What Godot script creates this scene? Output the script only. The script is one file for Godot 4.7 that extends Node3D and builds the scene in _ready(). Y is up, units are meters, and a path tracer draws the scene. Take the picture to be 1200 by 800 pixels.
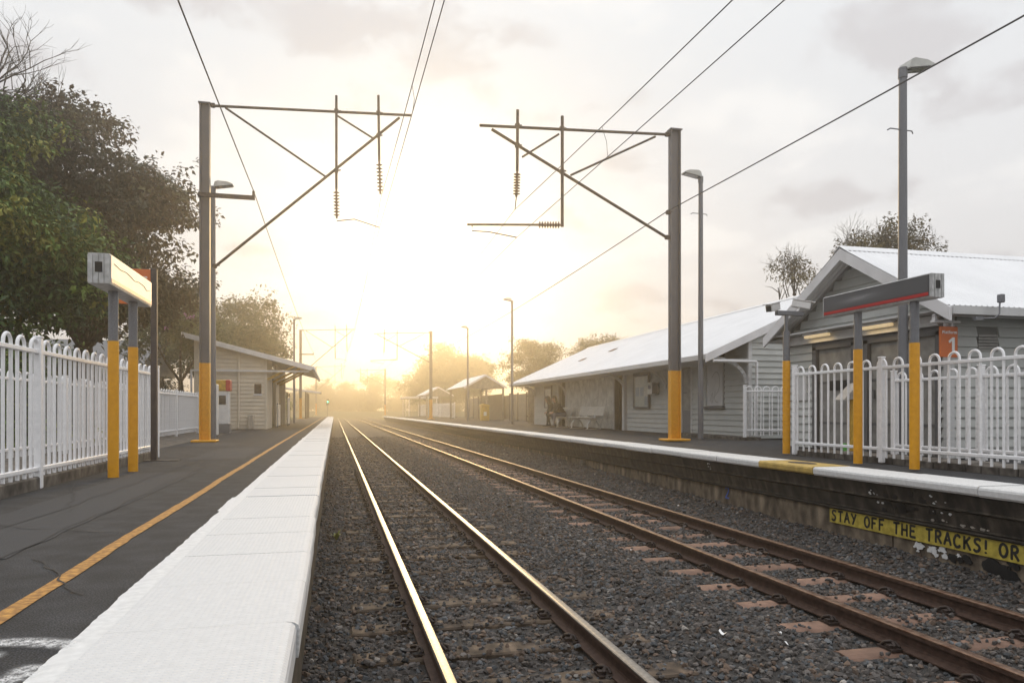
extends Node3D
# Suburban railway station seen from the near platform. y = 0 is the near platform's surface, -Z runs along the track.

const PR := 0.04        # height of the far platform
const RAIL := -0.75     # top of the rails
var rng := RandomNumberGenerator.new()
var noise := FastNoiseLite.new()
var M := {}
var taken := {}

func _ready() -> void:
	rng.seed = 7
	noise.seed = 3
	noise.frequency = 1.0
	camera_sky_sun()
	materials()
	setting()
	tracks()
	far_platform()
	near_platform()
	station_house()
	waiting_building()
	near_shelter()
	far_shelters()
	overhead()
	signs_and_posts()
	fences()
	lamps()
	furniture()
	people()
	trees()
	small_things()

# ------------------------------------------------------------------ camera, sky, sun
func camera_sky_sun() -> void:
	var cam := Camera3D.new()
	cam.name = "camera"
	add_child(cam)
	cam.position = Vector3(0, 0.75, 0)
	cam.rotation.y = -atan(208.0 / 860.0)
	cam.set_frustum(0.05 * 800.0 / 860.0, Vector2(0, 0.05 * 81.0 / 860.0), 0.05, 3000.0)
	cam.current = true
	var sun_dir := Vector3(0.125, 0.205, -1.0).normalized()
	var sun := DirectionalLight3D.new()
	sun.name = "sun"
	add_child(sun)
	sun.look_at_from_position(Vector3.ZERO, -sun_dir, Vector3.UP)
	sun.light_color = Color(1.0, 0.84, 0.57)
	sun.light_energy = 0.25
	sun.light_angular_distance = 12.0
	sun.shadow_enabled = true
	var env := Environment.new()
	env.background_mode = Environment.BG_SKY
	env.tonemap_mode = Environment.TONE_MAPPER_LINEAR
	env.tonemap_exposure = 1.62
	env.sdfgi_enabled = true
	env.ssao_enabled = true
	env.ssil_enabled = true
	env.volumetric_fog_enabled = true
	env.volumetric_fog_density = 0.0050
	env.volumetric_fog_albedo = Color(1.0, 0.98, 0.95)
	env.volumetric_fog_anisotropy = 0.83
	var sky := Sky.new()
	var pm := PanoramaSkyMaterial.new()
	pm.panorama = ImageTexture.create_from_image(sky_image(sun_dir))
	sky.sky_material = pm
	env.sky = sky
	var we := WorldEnvironment.new()
	we.name = "world_environment"
	we.environment = env
	add_child(we)

func sky_image(sun_dir: Vector3) -> Image:
	var w := 2048
	var h := 1024
	var im := Image.create(w, h, false, Image.FORMAT_RGBAF)
	var big := FastNoiseLite.new()
	big.seed = 21
	big.noise_type = FastNoiseLite.TYPE_SIMPLEX_SMOOTH
	big.frequency = 1.25
	big.fractal_octaves = 5
	big.domain_warp_enabled = true
	big.domain_warp_amplitude = 0.35
	big.domain_warp_frequency = 0.8
	var fine := FastNoiseLite.new()
	fine.seed = 5
	fine.noise_type = FastNoiseLite.TYPE_SIMPLEX_SMOOTH
	fine.frequency = 2.6
	fine.fractal_octaves = 4
	im.fill(Color(0.40, 0.40, 0.40))
	for j in h / 2:
		var el := (0.5 - (j + 0.5) / h) * PI
		var ce := cos(el)
		var se := sin(el)
		for i in w:
			var az := ((i + 0.5) / w) * TAU    # column 0 looks along -Z
			var d := Vector3(sin(az) * ce, se, -cos(az) * ce)
			# flat layer of cloud, seen in perspective
			var k := 1.0 / (se + 0.16)
			var p := Vector2(d.x * k, d.z * k)
			var n := big.get_noise_2d(p.x, p.y)
			var n2 := fine.get_noise_2d(p.x, p.y)
			var cov := n * 0.75 + n2 * 0.35
			# overcast brightens toward the zenith
			var lift := 1.0 + 1.0 * smoothstep(0.42, 1.2, el)
			var base := Color(0.515, 0.53, 0.55).lerp(Color(0.525, 0.515, 0.52), clampf(1.0 - el * 2.2, 0, 1))
			var dark := smoothstep(0.17, 0.44, cov)
			var white := smoothstep(0.0, -0.34, cov)
			var c := base.lerp(Color(0.40, 0.39, 0.405), dark * 0.75)
			c = c.lerp(Color(0.60, 0.60, 0.60), white * 0.75)
			c = c * lift
			c.a = 1.0
			var q := clampf(d.dot(sun_dir), -1, 1)
			var ang := acos(q)
			var g1 := exp(-pow(ang / 0.12, 2.0))
			var g2 := exp(-ang / 0.17)
			c.r += 0.7 * g1 + 0.16 * g2
			c.g += 0.65 * g1 + 0.13 * g2
			c.b += 0.42 * g1 + 0.06 * g2
			im.set_pixel(i, j, c)
	return im

# ------------------------------------------------------------------ materials
func lin(r: float, g: float, b: float) -> Color:
	return Color(r, g, b).linear_to_srgb()

func ntex(freq: float, lo: Color, hi: Color, sd := 1, octaves := 4, size := 512, mid := -1.0) -> NoiseTexture2D:
	var t := NoiseTexture2D.new()
	var n := FastNoiseLite.new()
	n.seed = sd
	n.frequency = freq
	n.fractal_octaves = octaves
	n.noise_type = FastNoiseLite.TYPE_SIMPLEX_SMOOTH
	t.noise = n
	t.width = size
	t.height = size
	t.seamless = true
	var g := Gradient.new()
	g.set_color(0, lo)
	g.set_color(1, hi)
	if mid > 0.0:
		g.set_offset(0, mid)
		g.set_offset(1, mid + 0.18)
	t.color_ramp = g
	return t

func grey(v: float) -> Color:
	return Color(v, v, v)

func mat(c: Color, rough := 0.7, metal := 0.0) -> StandardMaterial3D:
	var m := StandardMaterial3D.new()
	m.albedo_color = c
	m.roughness = rough
	m.metallic = metal
	return m

# a material with world-space grain: fine and coarse tone, optional relief
func grain(c: Color, rough: float, tex: Texture2D, scale: float, relief: Texture2D = null, relief_cm := 0.0, metal := 0.0) -> StandardMaterial3D:
	var m := mat(c, rough, metal)
	m.uv1_triplanar = true
	m.uv1_world_triplanar = true
	m.uv1_scale = Vector3.ONE * scale
	m.albedo_texture = tex
	if relief:
		m.heightmap_enabled = true
		m.heightmap_texture = relief
		m.heightmap_scale = relief_cm
	return m

func materials() -> void:
	var soft := ntex(0.006, grey(0.92), grey(1.0), 11, 5)
	var dirt := ntex(0.012, grey(0.74), grey(1.0), 12, 6)
	var speck := ntex(0.13, grey(0.42), grey(1.0), 13, 5, 1024, 0.41)
	var rustt := ntex(0.02, Color(0.55, 0.42, 0.34), Color(1, 1, 1), 14, 6)
	var bump := ntex(0.2, grey(0), grey(1), 15, 3)
	var stain := ntex(0.009, Color(0.34, 0.32, 0.30), Color(1, 0.97, 0.92), 16, 6)
	var grime := ntex(0.012, Color(0.16, 0.15, 0.14), Color(1, 0.97, 0.92), 17, 6)
	var blotch := ntex(0.007, grey(0.60), grey(1.0), 18, 6)
	M.asphalt = grain(lin(0.074, 0.077, 0.086), 0.93, speck, 0.9, bump, 0.35)
	M.asphalt.detail_enabled = true
	M.asphalt.detail_albedo = blotch
	M.asphalt.detail_blend_mode = BaseMaterial3D.BLEND_MODE_MUL
	M.asphalt_patch = grain(lin(0.070, 0.072, 0.080), 0.9, speck, 1.3, bump, 0.3)
	M.seal = grain(lin(0.030, 0.029, 0.030), 0.8, dirt, 1.0)
	M.kerb = grain(lin(0.26, 0.25, 0.245), 0.9, stain, 0.8, bump, 0.2)
	M.white_slab = grain(lin(0.62, 0.62, 0.62), 0.75, ntex(0.05, grey(0.955), grey(1.0), 31, 6), 0.7)
	M.white_slab.heightmap_enabled = true
	M.white_slab.heightmap_texture = dots_texture()
	M.white_slab.heightmap_scale = 0.16
	M.white_paint = grain(lin(0.70, 0.70, 0.695), 0.7, ntex(0.04, grey(0.90), grey(1.0), 41, 6), 0.9)
	M.yellow_line = grain(lin(0.62, 0.33, 0.07), 0.7, ntex(0.03, Color(0.55, 0.5, 0.5), Color(1, 1, 1), 32, 6), 1.4)
	M.yellow_slab = grain(lin(0.62, 0.43, 0.12), 0.7, dirt, 1.0)
	M.wall_dark = grain(lin(0.085, 0.075, 0.066), 0.9, stain, 0.55, bump, 0.4)
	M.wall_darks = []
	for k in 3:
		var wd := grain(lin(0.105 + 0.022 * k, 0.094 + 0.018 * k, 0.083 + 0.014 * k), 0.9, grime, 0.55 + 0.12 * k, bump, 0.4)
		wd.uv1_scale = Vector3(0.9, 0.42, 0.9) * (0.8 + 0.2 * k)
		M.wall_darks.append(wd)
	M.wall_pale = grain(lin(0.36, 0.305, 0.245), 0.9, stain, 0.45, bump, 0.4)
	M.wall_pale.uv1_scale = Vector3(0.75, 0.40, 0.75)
	M.black_paint = grain(lin(0.012, 0.012, 0.013), 0.55, dirt, 1.0)
	M.grass = grain(lin(0.060, 0.085, 0.028), 0.95, ntex(0.03, Color(0.5, 0.5, 0.35), Color(1, 1, 1), 33, 6), 0.35, bump, 2.0)
	M.ballast_bed = grain(lin(0.085, 0.076, 0.070), 0.95, speck, 1.2, bump, 1.2)
	M.stone = mat(Color(1, 1, 1), 0.9)
	M.stone.vertex_color_use_as_albedo = true
	M.stone.albedo_texture = ntex(0.03, grey(0.72), grey(1.0), 34, 4)
	M.stone.uv1_triplanar = true
	M.stone.uv1_scale = Vector3.ONE * 1.0
	M.rail_rust = grain(lin(0.085, 0.048, 0.032), 0.75, rustt, 1.2, bump, 0.1)
	M.rail_steel = grain(lin(0.36, 0.345, 0.33), 0.36, ntex(0.05, grey(0.7), grey(1.0), 35, 3), 1.0, null, 0.0, 1.0)
	M.rail_steel_dull = grain(lin(0.27, 0.19, 0.14), 0.42, rustt, 1.0, null, 0.0, 0.75)
	M.clip = grain(lin(0.045, 0.030, 0.024), 0.7, rustt, 2.0)
	M.sleepers_near = []
	M.sleepers_far = []
	for k in 3:
		M.sleepers_near.append(grain(lin(0.17 + 0.03 * k, 0.135 + 0.02 * k, 0.11 + 0.012 * k), 0.9, stain, 0.9 + 0.13 * k, bump, 0.3))
		M.sleepers_far.append(grain(lin(0.23 + 0.035 * k, 0.136 + 0.022 * k, 0.096 + 0.016 * k), 0.88, dirt, 0.8 + 0.17 * k, bump, 0.3))
	M.boards = []
	for k in 4:
		M.boards.append(grain(lin(0.47 + 0.016 * k, 0.485 + 0.015 * k, 0.47 + 0.014 * k), 0.65, soft, 0.35 + 0.11 * k))
	M.boards_tan = []
	for k in 3:
		M.boards_tan.append(grain(lin(0.70 + 0.02 * k, 0.62 + 0.018 * k, 0.51 + 0.015 * k), 0.7, soft, 0.4 + 0.1 * k))
	M.wall_core = grain(lin(0.20, 0.20, 0.19), 0.8, soft, 0.5)
	M.trim = grain(lin(0.60, 0.60, 0.60), 0.55, soft, 0.7)
	M.trim_white = grain(lin(0.76, 0.75, 0.76), 0.5, soft, 0.7)
	M.trim_dark = grain(lin(0.13, 0.13, 0.135), 0.6, soft, 0.7)
	M.panel = grain(lin(0.70, 0.70, 0.66), 0.6, ntex(0.008, grey(0.78), grey(1.0), 36, 5), 0.5)
	M.panel_grey = grain(lin(0.34, 0.33, 0.31), 0.45, dirt, 0.6)
	M.roof = grain(lin(0.84, 0.84, 0.85), 0.45, soft, 0.3)
	M.roof_tan = grain(lin(0.62, 0.60, 0.56), 0.5, soft, 0.3)
	M.timber_dark = grain(lin(0.085, 0.062, 0.045), 0.8, dirt, 0.8)
	M.galv = grain(lin(0.21, 0.215, 0.235), 0.5, ntex(0.06, grey(0.78), grey(1.0), 37, 3), 1.6, null, 0.0, 0.25)
	M.mast = grain(lin(0.135, 0.13, 0.138), 0.5, soft, 0.8, null, 0.0, 0.2)
	M.mast_brown = grain(lin(0.075, 0.058, 0.055), 0.6, dirt, 1.0)
	M.yellow = grain(lin(0.74, 0.35, 0.008), 0.42, ntex(0.02, Color(0.92, 0.9, 0.88), Color(1, 1, 1), 38, 6), 1.0)
	M.yellow_plain = grain(lin(0.70, 0.42, 0.05), 0.5, dirt, 1.2)
	M.steel_dark = grain(lin(0.10, 0.085, 0.075), 0.6, rustt, 1.5, null, 0.0, 0.2)
	M.insulator = mat(lin(0.16, 0.10, 0.07), 0.3)
	M.wire = mat(lin(0.05, 0.045, 0.045), 0.6)
	M.fence = grain(lin(0.88, 0.875, 0.885), 0.4, ntex(0.02, grey(0.93), grey(1.0), 39, 6), 1.2)
	M.sign_grey = grain(lin(0.085, 0.087, 0.095), 0.35, soft, 1.0)
	M.sign_red = mat(lin(0.42, 0.02, 0.02), 0.35)
	M.sign_orange = mat(lin(0.60, 0.14, 0.025), 0.45)
	M.sign_frame = grain(lin(0.58, 0.58, 0.58), 0.4, dirt, 1.5)
	M.sign_white = grain(lin(0.72, 0.71, 0.70), 0.4, soft, 1.0)
	M.sign_yellow = grain(lin(0.62, 0.50, 0.085), 0.6, ntex(0.015, Color(0.7, 0.68, 0.6), Color(1, 1, 1), 40, 6), 1.0)
	M.ink = mat(lin(0.014, 0.014, 0.014), 0.6)
	M.ink_white = mat(lin(0.80, 0.79, 0.78), 0.5)
	M.smear = mat(lin(0.17, 0.175, 0.185), 0.5)
	M.faint = mat(lin(0.36, 0.36, 0.345), 0.6)
	M.hole = mat(lin(0.006, 0.006, 0.007), 0.7)
	M.cream = grain(lin(0.55, 0.50, 0.44), 0.5, dirt, 1.2)
	M.bench = grain(lin(0.66, 0.66, 0.64), 0.38, soft, 1.0, null, 0.0, 0.35)
	M.glass = mat(Color(0.75, 0.8, 0.8, 0.14), 0.03)
	M.glass.transparency = BaseMaterial3D.TRANSPARENCY_ALPHA
	M.glass.metallic_specular = 0.25
	M.dark_glass = mat(lin(0.05, 0.05, 0.05), 0.08)
	M.bark = grain(lin(0.115, 0.095, 0.078), 0.95, stain, 1.2, bump, 1.0)
	M.bark_pale = grain(lin(0.38, 0.32, 0.25), 0.95, stain, 1.2, bump, 1.0)
	M.leaf = mat(Color(1, 1, 1), 0.6)
	M.leaf.vertex_color_use_as_albedo = true
	M.leaf.backlight = Color(0.75, 0.8, 0.35)
	M.leaf.cull_mode = BaseMaterial3D.CULL_DISABLED
	M.blue_paint = mat(lin(0.03, 0.10, 0.42), 0.6)
	M.fence_tan = grain(lin(0.34, 0.29, 0.23), 0.7, dirt, 0.6)
	M.skin_cloth = mat(Color(1, 1, 1), 0.85)
	M.skin_cloth.vertex_color_use_as_albedo = true
	M.hair = mat(lin(0.012, 0.010, 0.009), 0.5)
	M.lamp_glow = mat(lin(0.8, 0.75, 0.6), 0.4)
	M.lamp_glow.emission_enabled = true
	M.lamp_glow.emission = Color(1.0, 0.86, 0.62)
	M.lamp_glow.emission_energy_multiplier = 0.28
	M.signal_green = mat(lin(0.02, 0.3, 0.2), 0.4)
	M.signal_green.emission_enabled = true
	M.signal_green.emission = Color(0.25, 1.0, 0.7)
	M.signal_green.emission_energy_multiplier = 2.5

func dots_texture() -> ImageTexture:
	# raised dots of the tactile slabs: one texture repeat is 1/0.7 m, 64 dots a side
	var n := 1024
	var im := Image.create(n, n, false, Image.FORMAT_L8)
	for y in n:
		for x in n:
			var fx := fposmod(x / 16.0, 1.0) - 0.5
			var fy := fposmod(y / 16.0, 1.0) - 0.5
			var v := smoothstep(0.40, 0.16, sqrt(fx * fx + fy * fy))
			im.set_pixel(x, y, grey(v))
	return ImageTexture.create_from_image(im)

# ------------------------------------------------------------------ mesh helpers
func mk() -> SurfaceTool:
	var st := SurfaceTool.new()
	st.begin(Mesh.PRIMITIVE_TRIANGLES)
	st.set_smooth_group(-1)
	return st

func tri(st: SurfaceTool, a: Vector3, b: Vector3, c: Vector3, out: Vector3) -> void:
	if (b - a).cross(c - a).dot(out) > 0.0:
		st.add_vertex(a); st.add_vertex(c); st.add_vertex(b)
	else:
		st.add_vertex(a); st.add_vertex(b); st.add_vertex(c)

func quad(st: SurfaceTool, a: Vector3, b: Vector3, c: Vector3, d: Vector3, out: Vector3) -> void:
	tri(st, a, b, c, out)
	tri(st, a, c, d, out)

func box(st: SurfaceTool, c: Vector3, s: Vector3, B := Basis()) -> void:
	st.set_smooth_group(-1)
	var h := s * 0.5
	for ax in 3:
		for sg in [-1.0, 1.0]:
			var n := Vector3.ZERO
			n[ax] = sg
			var u := Vector3.ZERO
			u[(ax + 1) % 3] = h[(ax + 1) % 3]
			var v := Vector3.ZERO
			v[(ax + 2) % 3] = h[(ax + 2) % 3]
			var o: Vector3 = n * h[ax]
			quad(st, c + B * (o - u - v), c + B * (o + u - v), c + B * (o + u + v), c + B * (o - u + v), B * n)

# box from two corners
func bx(st: SurfaceTool, x0: float, x1: float, y0: float, y1: float, z0: float, z1: float) -> void:
	box(st, Vector3((x0 + x1) / 2, (y0 + y1) / 2, (z0 + z1) / 2), Vector3(absf(x1 - x0), absf(y1 - y0), absf(z1 - z0)))

# box with chamfered edges
func cbox(st: SurfaceTool, c: Vector3, s: Vector3, b: float, B := Basis()) -> void:
	st.set_smooth_group(-1)
	var h := s * 0.5
	var pts := {}
	for ax in 3:
		for sx in [-1, 1]:
			for sy in [-1, 1]:
				for sz in [-1, 1]:
					var sg := Vector3(sx, sy, sz)
					var p := Vector3(sx * (h.x - b), sy * (h.y - b), sz * (h.z - b))
					p[ax] = sg[ax] * h[ax]
					pts[[ax, sx, sy, sz]] = c + B * p
	for ax in 3:
		var a1 := (ax + 1) % 3
		var a2 := (ax + 2) % 3
		for sg in [-1, 1]:
			var q := []
			for k in [[-1, -1], [1, -1], [1, 1], [-1, 1]]:
				var v := [0, 0, 0]
				v[ax] = sg
				v[a1] = k[0]
				v[a2] = k[1]
				q.append(pts[[ax, v[0], v[1], v[2]]])
			var n := Vector3.ZERO
			n[ax] = sg
			quad(st, q[0], q[1], q[2], q[3], B * n)
		for s1 in [-1, 1]:
			for s2 in [-1, 1]:
				var q := []
				for k in [[a1, -1], [a2, -1], [a2, 1], [a1, 1]]:
					var v := [0, 0, 0]
					v[a1] = s1
					v[a2] = s2
					v[ax] = k[1]
					q.append(pts[[k[0], v[0], v[1], v[2]]])
				var n := Vector3.ZERO
				n[a1] = s1
				n[a2] = s2
				quad(st, q[0], q[1], q[2], q[3], B * n)
	for sx in [-1, 1]:
		for sy in [-1, 1]:
			for sz in [-1, 1]:
				tri(st, pts[[0, sx, sy, sz]], pts[[1, sx, sy, sz]], pts[[2, sx, sy, sz]], B * Vector3(sx, sy, sz))

# tube along points; r a number or one radius for each point
func tube(st: SurfaceTool, pts: Array, r, sides := 8, caps := true) -> void:
	st.set_smooth_group(0)
	var rings := []
	var prev := Vector3.ZERO
	for i in pts.size():
		var p: Vector3 = pts[i]
		var t: Vector3 = (pts[mini(i + 1, pts.size() - 1)] - pts[maxi(i - 1, 0)])
		t = t.normalized()
		var u: Vector3
		if i == 0:
			u = t.cross(Vector3.UP if absf(t.y) < 0.9 else Vector3.RIGHT).normalized()
		else:
			u = (prev - t * prev.dot(t)).normalized()
		prev = u
		var v := t.cross(u)
		var rr: float = r[i] if r is Array else r
		var ring := []
		for k in sides:
			var a := TAU * (k + 0.5) / sides
			ring.append(p + (u * cos(a) + v * sin(a)) * rr)
		rings.append(ring)
	for i in pts.size() - 1:
		for k in sides:
			var k2 := (k + 1) % sides
			var out: Vector3 = rings[i][k] + rings[i][k2] - pts[i] * 2.0
			quad(st, rings[i][k], rings[i][k2], rings[i + 1][k2], rings[i + 1][k], out)
	if caps:
		st.set_smooth_group(-1)
		for e in [[0, 1], [pts.size() - 1, pts.size() - 2]]:
			var ring: Array = rings[e[0]]
			var out: Vector3 = pts[e[0]] - pts[e[1]]
			for k in range(1, sides - 1):
				tri(st, ring[0], ring[k], ring[k + 1], out)

# extrude a polygon given in (u, v) along an axis; o = origin, U, V, W vectors
func prism(st: SurfaceTool, poly: PackedVector2Array, o: Vector3, U: Vector3, V: Vector3, W: Vector3) -> void:
	st.set_smooth_group(-1)
	var mid := Vector2.ZERO
	for p in poly:
		mid += p / poly.size()
	var area := 0.0
	for i in poly.size():
		area += poly[i].cross(poly[(i + 1) % poly.size()])
	for i in poly.size():
		var a := poly[i]
		var b := poly[(i + 1) % poly.size()]
		var e := b - a
		var n2 := Vector2(e.y, -e.x) * signf(area)
		var A := o + U * a.x + V * a.y
		var Bp := o + U * b.x + V * b.y
		quad(st, A, Bp, Bp + W, A + W, U * n2.x + V * n2.y)
	var idx := Geometry2D.triangulate_polygon(poly)
	for i in range(0, idx.size(), 3):
		var q := []
		for k in 3:
			var p := poly[idx[i + k]]
			q.append(o + U * p.x + V * p.y)
		tri(st, q[0], q[1], q[2], -W)
		tri(st, q[0] + W, q[1] + W, q[2] + W, W)

func commit(st: SurfaceTool) -> ArrayMesh:
	st.generate_normals()
	st.index()
	return st.commit()

func put(called: String, mesh: Mesh, m: Material, parent: Node3D) -> MeshInstance3D:
	var o := MeshInstance3D.new()
	o.name = called
	o.mesh = mesh
	o.material_override = m
	parent.add_child(o, true)
	return o

func obj(called: String, st: SurfaceTool, m: Material, parent: Node3D) -> MeshInstance3D:
	return put(called, commit(st), m, parent)

func numbered(called: String) -> String:
	var n: int = taken.get(called, 0)
	taken[called] = n + 1
	return called if n == 0 else "%s_%03d" % [called, n]

func thing(called: String, label: String, category: String, at := Vector3.ZERO, turn := 0.0, group := "") -> Node3D:
	var o := Node3D.new()
	o.name = numbered(called)
	add_child(o)
	o.position = at
	o.rotation.y = turn
	tag(o, label, category, group)
	return o

func tag(o: Node3D, label: String, category: String, group := "", kind := "") -> void:
	if label: o.set_meta("label", label)
	if category: o.set_meta("category", category)
	if group: o.set_meta("group", group)
	if kind: o.set_meta("kind", kind)

func single(called: String, st: SurfaceTool, m: Material, label: String, category: String, group := "") -> MeshInstance3D:
	var o := put(numbered(called), commit(st), m, self)
	tag(o, label, category, group)
	return o

func structure(called: String, st: SurfaceTool, m: Material) -> MeshInstance3D:
	var o := put(numbered(called), commit(st), m, self)
	o.set_meta("kind", "structure")
	return o

func copy(src: Node3D, label: String, at: Vector3, base: String) -> Node3D:
	var c: Node3D = src.duplicate()
	c.name = numbered(base)
	add_child(c)
	c.position = at
	c.set_meta("label", label)
	return c

func rnd(a: float, b: float) -> float:
	return rng.randf_range(a, b)

# ------------------------------------------------------------------ ground, ballast, tracks
func bed(x: float, z: float) -> float:
	var y := -0.925
	y += 0.055 * exp(-pow((x - 2.78) / 0.45, 2.0))
	var wall := lerpf(-0.84, -0.60, clampf((-z - 5.0) / 15.0, 0.0, 1.0))
	y = lerpf(y, wall, smoothstep(5.15, 6.0, x))
	y = lerpf(y, -0.89, smoothstep(0.25, -0.1, x))
	y += 0.016 * noise.get_noise_2d(x * 1.7, z * 1.7) + 0.008 * noise.get_noise_2d(x * 5.0 + 40.0, z * 5.0)
	return y

func sheet(st: SurfaceTool, xs: Array, zs: Array, hf: Callable) -> void:
	st.set_smooth_group(0)
	for i in xs.size() - 1:
		for j in zs.size() - 1:
			var a := Vector3(xs[i], hf.call(xs[i], zs[j]), zs[j])
			var b := Vector3(xs[i + 1], hf.call(xs[i + 1], zs[j]), zs[j])
			var c := Vector3(xs[i + 1], hf.call(xs[i + 1], zs[j + 1]), zs[j + 1])
			var d := Vector3(xs[i], hf.call(xs[i], zs[j + 1]), zs[j + 1])
			quad(st, a, b, c, d, Vector3.UP)

func steps(a: float, b: float, n: int) -> Array:
	var o := []
	for i in n + 1:
		o.append(lerpf(a, b, float(i) / n))
	return o

func setting() -> void:
	# ground: level with the platforms either side, a trench for the railway between
	var st := mk()
	var xs := [-900.0, -200.0, -60.0, -30.0, -12.0, -6.0, -1.6, -1.2, -0.9, 6.9, 7.2, 7.8, 12.0, 30.0, 60.0, 200.0, 900.0]
	var zs := [60.0, 10.0, 0.0, -20.0, -50.0, -90.0, -93.0, -96.0, -110.0, -130.0, -150.0, -170.0, -200.0, -260.0, -400.0, -900.0]
	sheet(st, xs, zs, func(x, z):
		var y := -0.06
		if x > -1.3 and x < 7.3:
			y = -1.10
		if z < -92.0:   # beyond the platforms the banks are soft
			y = -0.98 if x > -1.7 and x < 7.5 else -0.5
			if z < -165.0: y = 0.6
		return y)
	structure("ground", st, M.grass)
	# ballast bed
	st = mk()
	sheet(st, steps(-0.6, 6.9, 60), steps(2.0, -22.0, 120), bed)
	var zz := steps(-22.0, -92.0, 70)
	sheet(st, steps(-0.6, 6.9, 40), zz, bed)
	sheet(st, steps(-1.2, 7.0, 24), steps(-92.0, -172.0, 24), bed)
	structure("ballast_bed", st, M.ballast_bed)
	ballast()

func stone_mesh(sd: int) -> ArrayMesh:
	var r := RandomNumberGenerator.new()
	r.seed = sd
	var t := (1.0 + sqrt(5.0)) / 2.0
	var v := [Vector3(-1, t, 0), Vector3(1, t, 0), Vector3(-1, -t, 0), Vector3(1, -t, 0), Vector3(0, -1, t), Vector3(0, 1, t), Vector3(0, -1, -t), Vector3(0, 1, -t), Vector3(t, 0, -1), Vector3(t, 0, 1), Vector3(-t, 0, -1), Vector3(-t, 0, 1)]
	for i in 12:
		v[i] = v[i].normalized() * r.randf_range(0.55, 1.35)
		v[i] = Vector3(v[i].x, v[i].y * 0.66, v[i].z * 0.84)
	var f := [[0, 11, 5], [0, 5, 1], [0, 1, 7], [0, 7, 10], [0, 10, 11], [1, 5, 9], [5, 11, 4], [11, 10, 2], [10, 7, 6], [7, 1, 8], [3, 9, 4], [3, 4, 2], [3, 2, 6], [3, 6, 8], [3, 8, 9], [4, 9, 5], [2, 4, 11], [6, 2, 10], [8, 6, 7], [9, 8, 1]]
	var st := mk()
	for k in f:
		tri(st, v[k[0]], v[k[1]], v[k[2]], v[k[0]] + v[k[1]] + v[k[2]])
	return commit(st)

func sleeper_at(x: float, z: float) -> int:
	# 0 none, 1 sleeper of the near track, 2 of the far track
	var q := fposmod(-z - 1.0 + 0.33, 0.66) - 0.33
	if absf(q) > 0.115 or z < -46.0: return 0
	if absf(x - 1.175) < 1.03: return 1
	if absf(x - 4.375) < 1.03: return 2
	return 0

func ballast() -> void:
	var holder := Node3D.new()
	holder.name = "ballast"
	holder.set_meta("kind", "stuff")
	tag(holder, "dark grey crushed stone ballast filling the space between the platforms", "ballast", "", "stuff")
	add_child(holder)
	var lots := []
	var tints := []
	for k in 5:
		lots.append([])
		tints.append([])
	var bands := [[-2.6, -6.0, 760.0, 0.0235], [-6.0, -10.0, 620.0, 0.025], [-10.0, -16.0, 430.0, 0.027], [-16.0, -27.0, 250.0, 0.031], [-27.0, -46.0, 120.0, 0.038]]
	for b in bands:
		var n := int(6.5 * (b[0] - b[1]) * b[2])
		for i in n:
			var x := rnd(-0.3, 6.12)
			var z := rnd(b[1], b[0])
			if x < -0.12 and z > -2.0: continue
			var s: float = b[3] * (0.62 + 0.75 * rng.randf() * rng.randf() + 0.25 * rng.randf())
			var k := sleeper_at(x, z)
			var y := bed(x, z)
			if k == 1:
				var cover := noise.get_noise_2d(x * 1.1 + 9.0, z * 1.3)
				if rng.randf() < (0.62 if cover < 0.02 else 0.1): continue
				y = maxf(y, -0.897)
			elif k == 2:
				var cover := noise.get_noise_2d(x * 1.0 - 19.0, z * 0.9)
				if x < 3.75 or x > 5.0: cover -= 0.22
				if rng.randf() < (0.95 if cover < 0.05 else 0.35): continue
				y = maxf(y, -0.897)
			var on_rail := false
			for rx in [0.63, 1.72, 3.83, 4.92]:
				if absf(x - rx) < 0.068: on_rail = true
			if on_rail: continue
			y += s * rnd(-0.25, 0.65)
			var B := Basis.from_euler(Vector3(rnd(0, TAU), rnd(0, TAU), rnd(0, TAU))).scaled(Vector3(s * rnd(0.8, 1.35), s * rnd(0.75, 1.05), s * rnd(0.8, 1.2)))
			var lot := rng.randi_range(0, 4)
			lots[lot].append(Transform3D(B, Vector3(x, y, z)))
			var v := 0.05 + 0.13 * rng.randf() * rng.randf() + 0.04 * rng.randf()
			var c := Color(v * 1.10, v * 0.97, v * 0.90)
			var pick := rng.randf()
			if pick < 0.16: c = Color(v * 1.5, v * 1.05, v * 0.78)      # rust-stained
			elif pick < 0.19: c = Color(v * 2.4, v * 2.2, v * 2.0)        # pale stone
			elif pick < 0.40: c = Color(v * 0.92, v * 0.98, v * 1.05)
			tints[lot].append(c)
	for k in 5:
		var mm := MultiMesh.new()
		mm.transform_format = MultiMesh.TRANSFORM_3D
		mm.use_colors = true
		mm.mesh = stone_mesh(100 + k)
		mm.instance_count = lots[k].size()
		for i in lots[k].size():
			mm.set_instance_transform(i, lots[k][i])
			mm.set_instance_color(i, tints[k][i])
		var o := MultiMeshInstance3D.new()
		o.name = "stones"
		o.multimesh = mm
		o.material_override = M.stone
		o.set_meta("kind", "stuff")
		holder.add_child(o, true)

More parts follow.
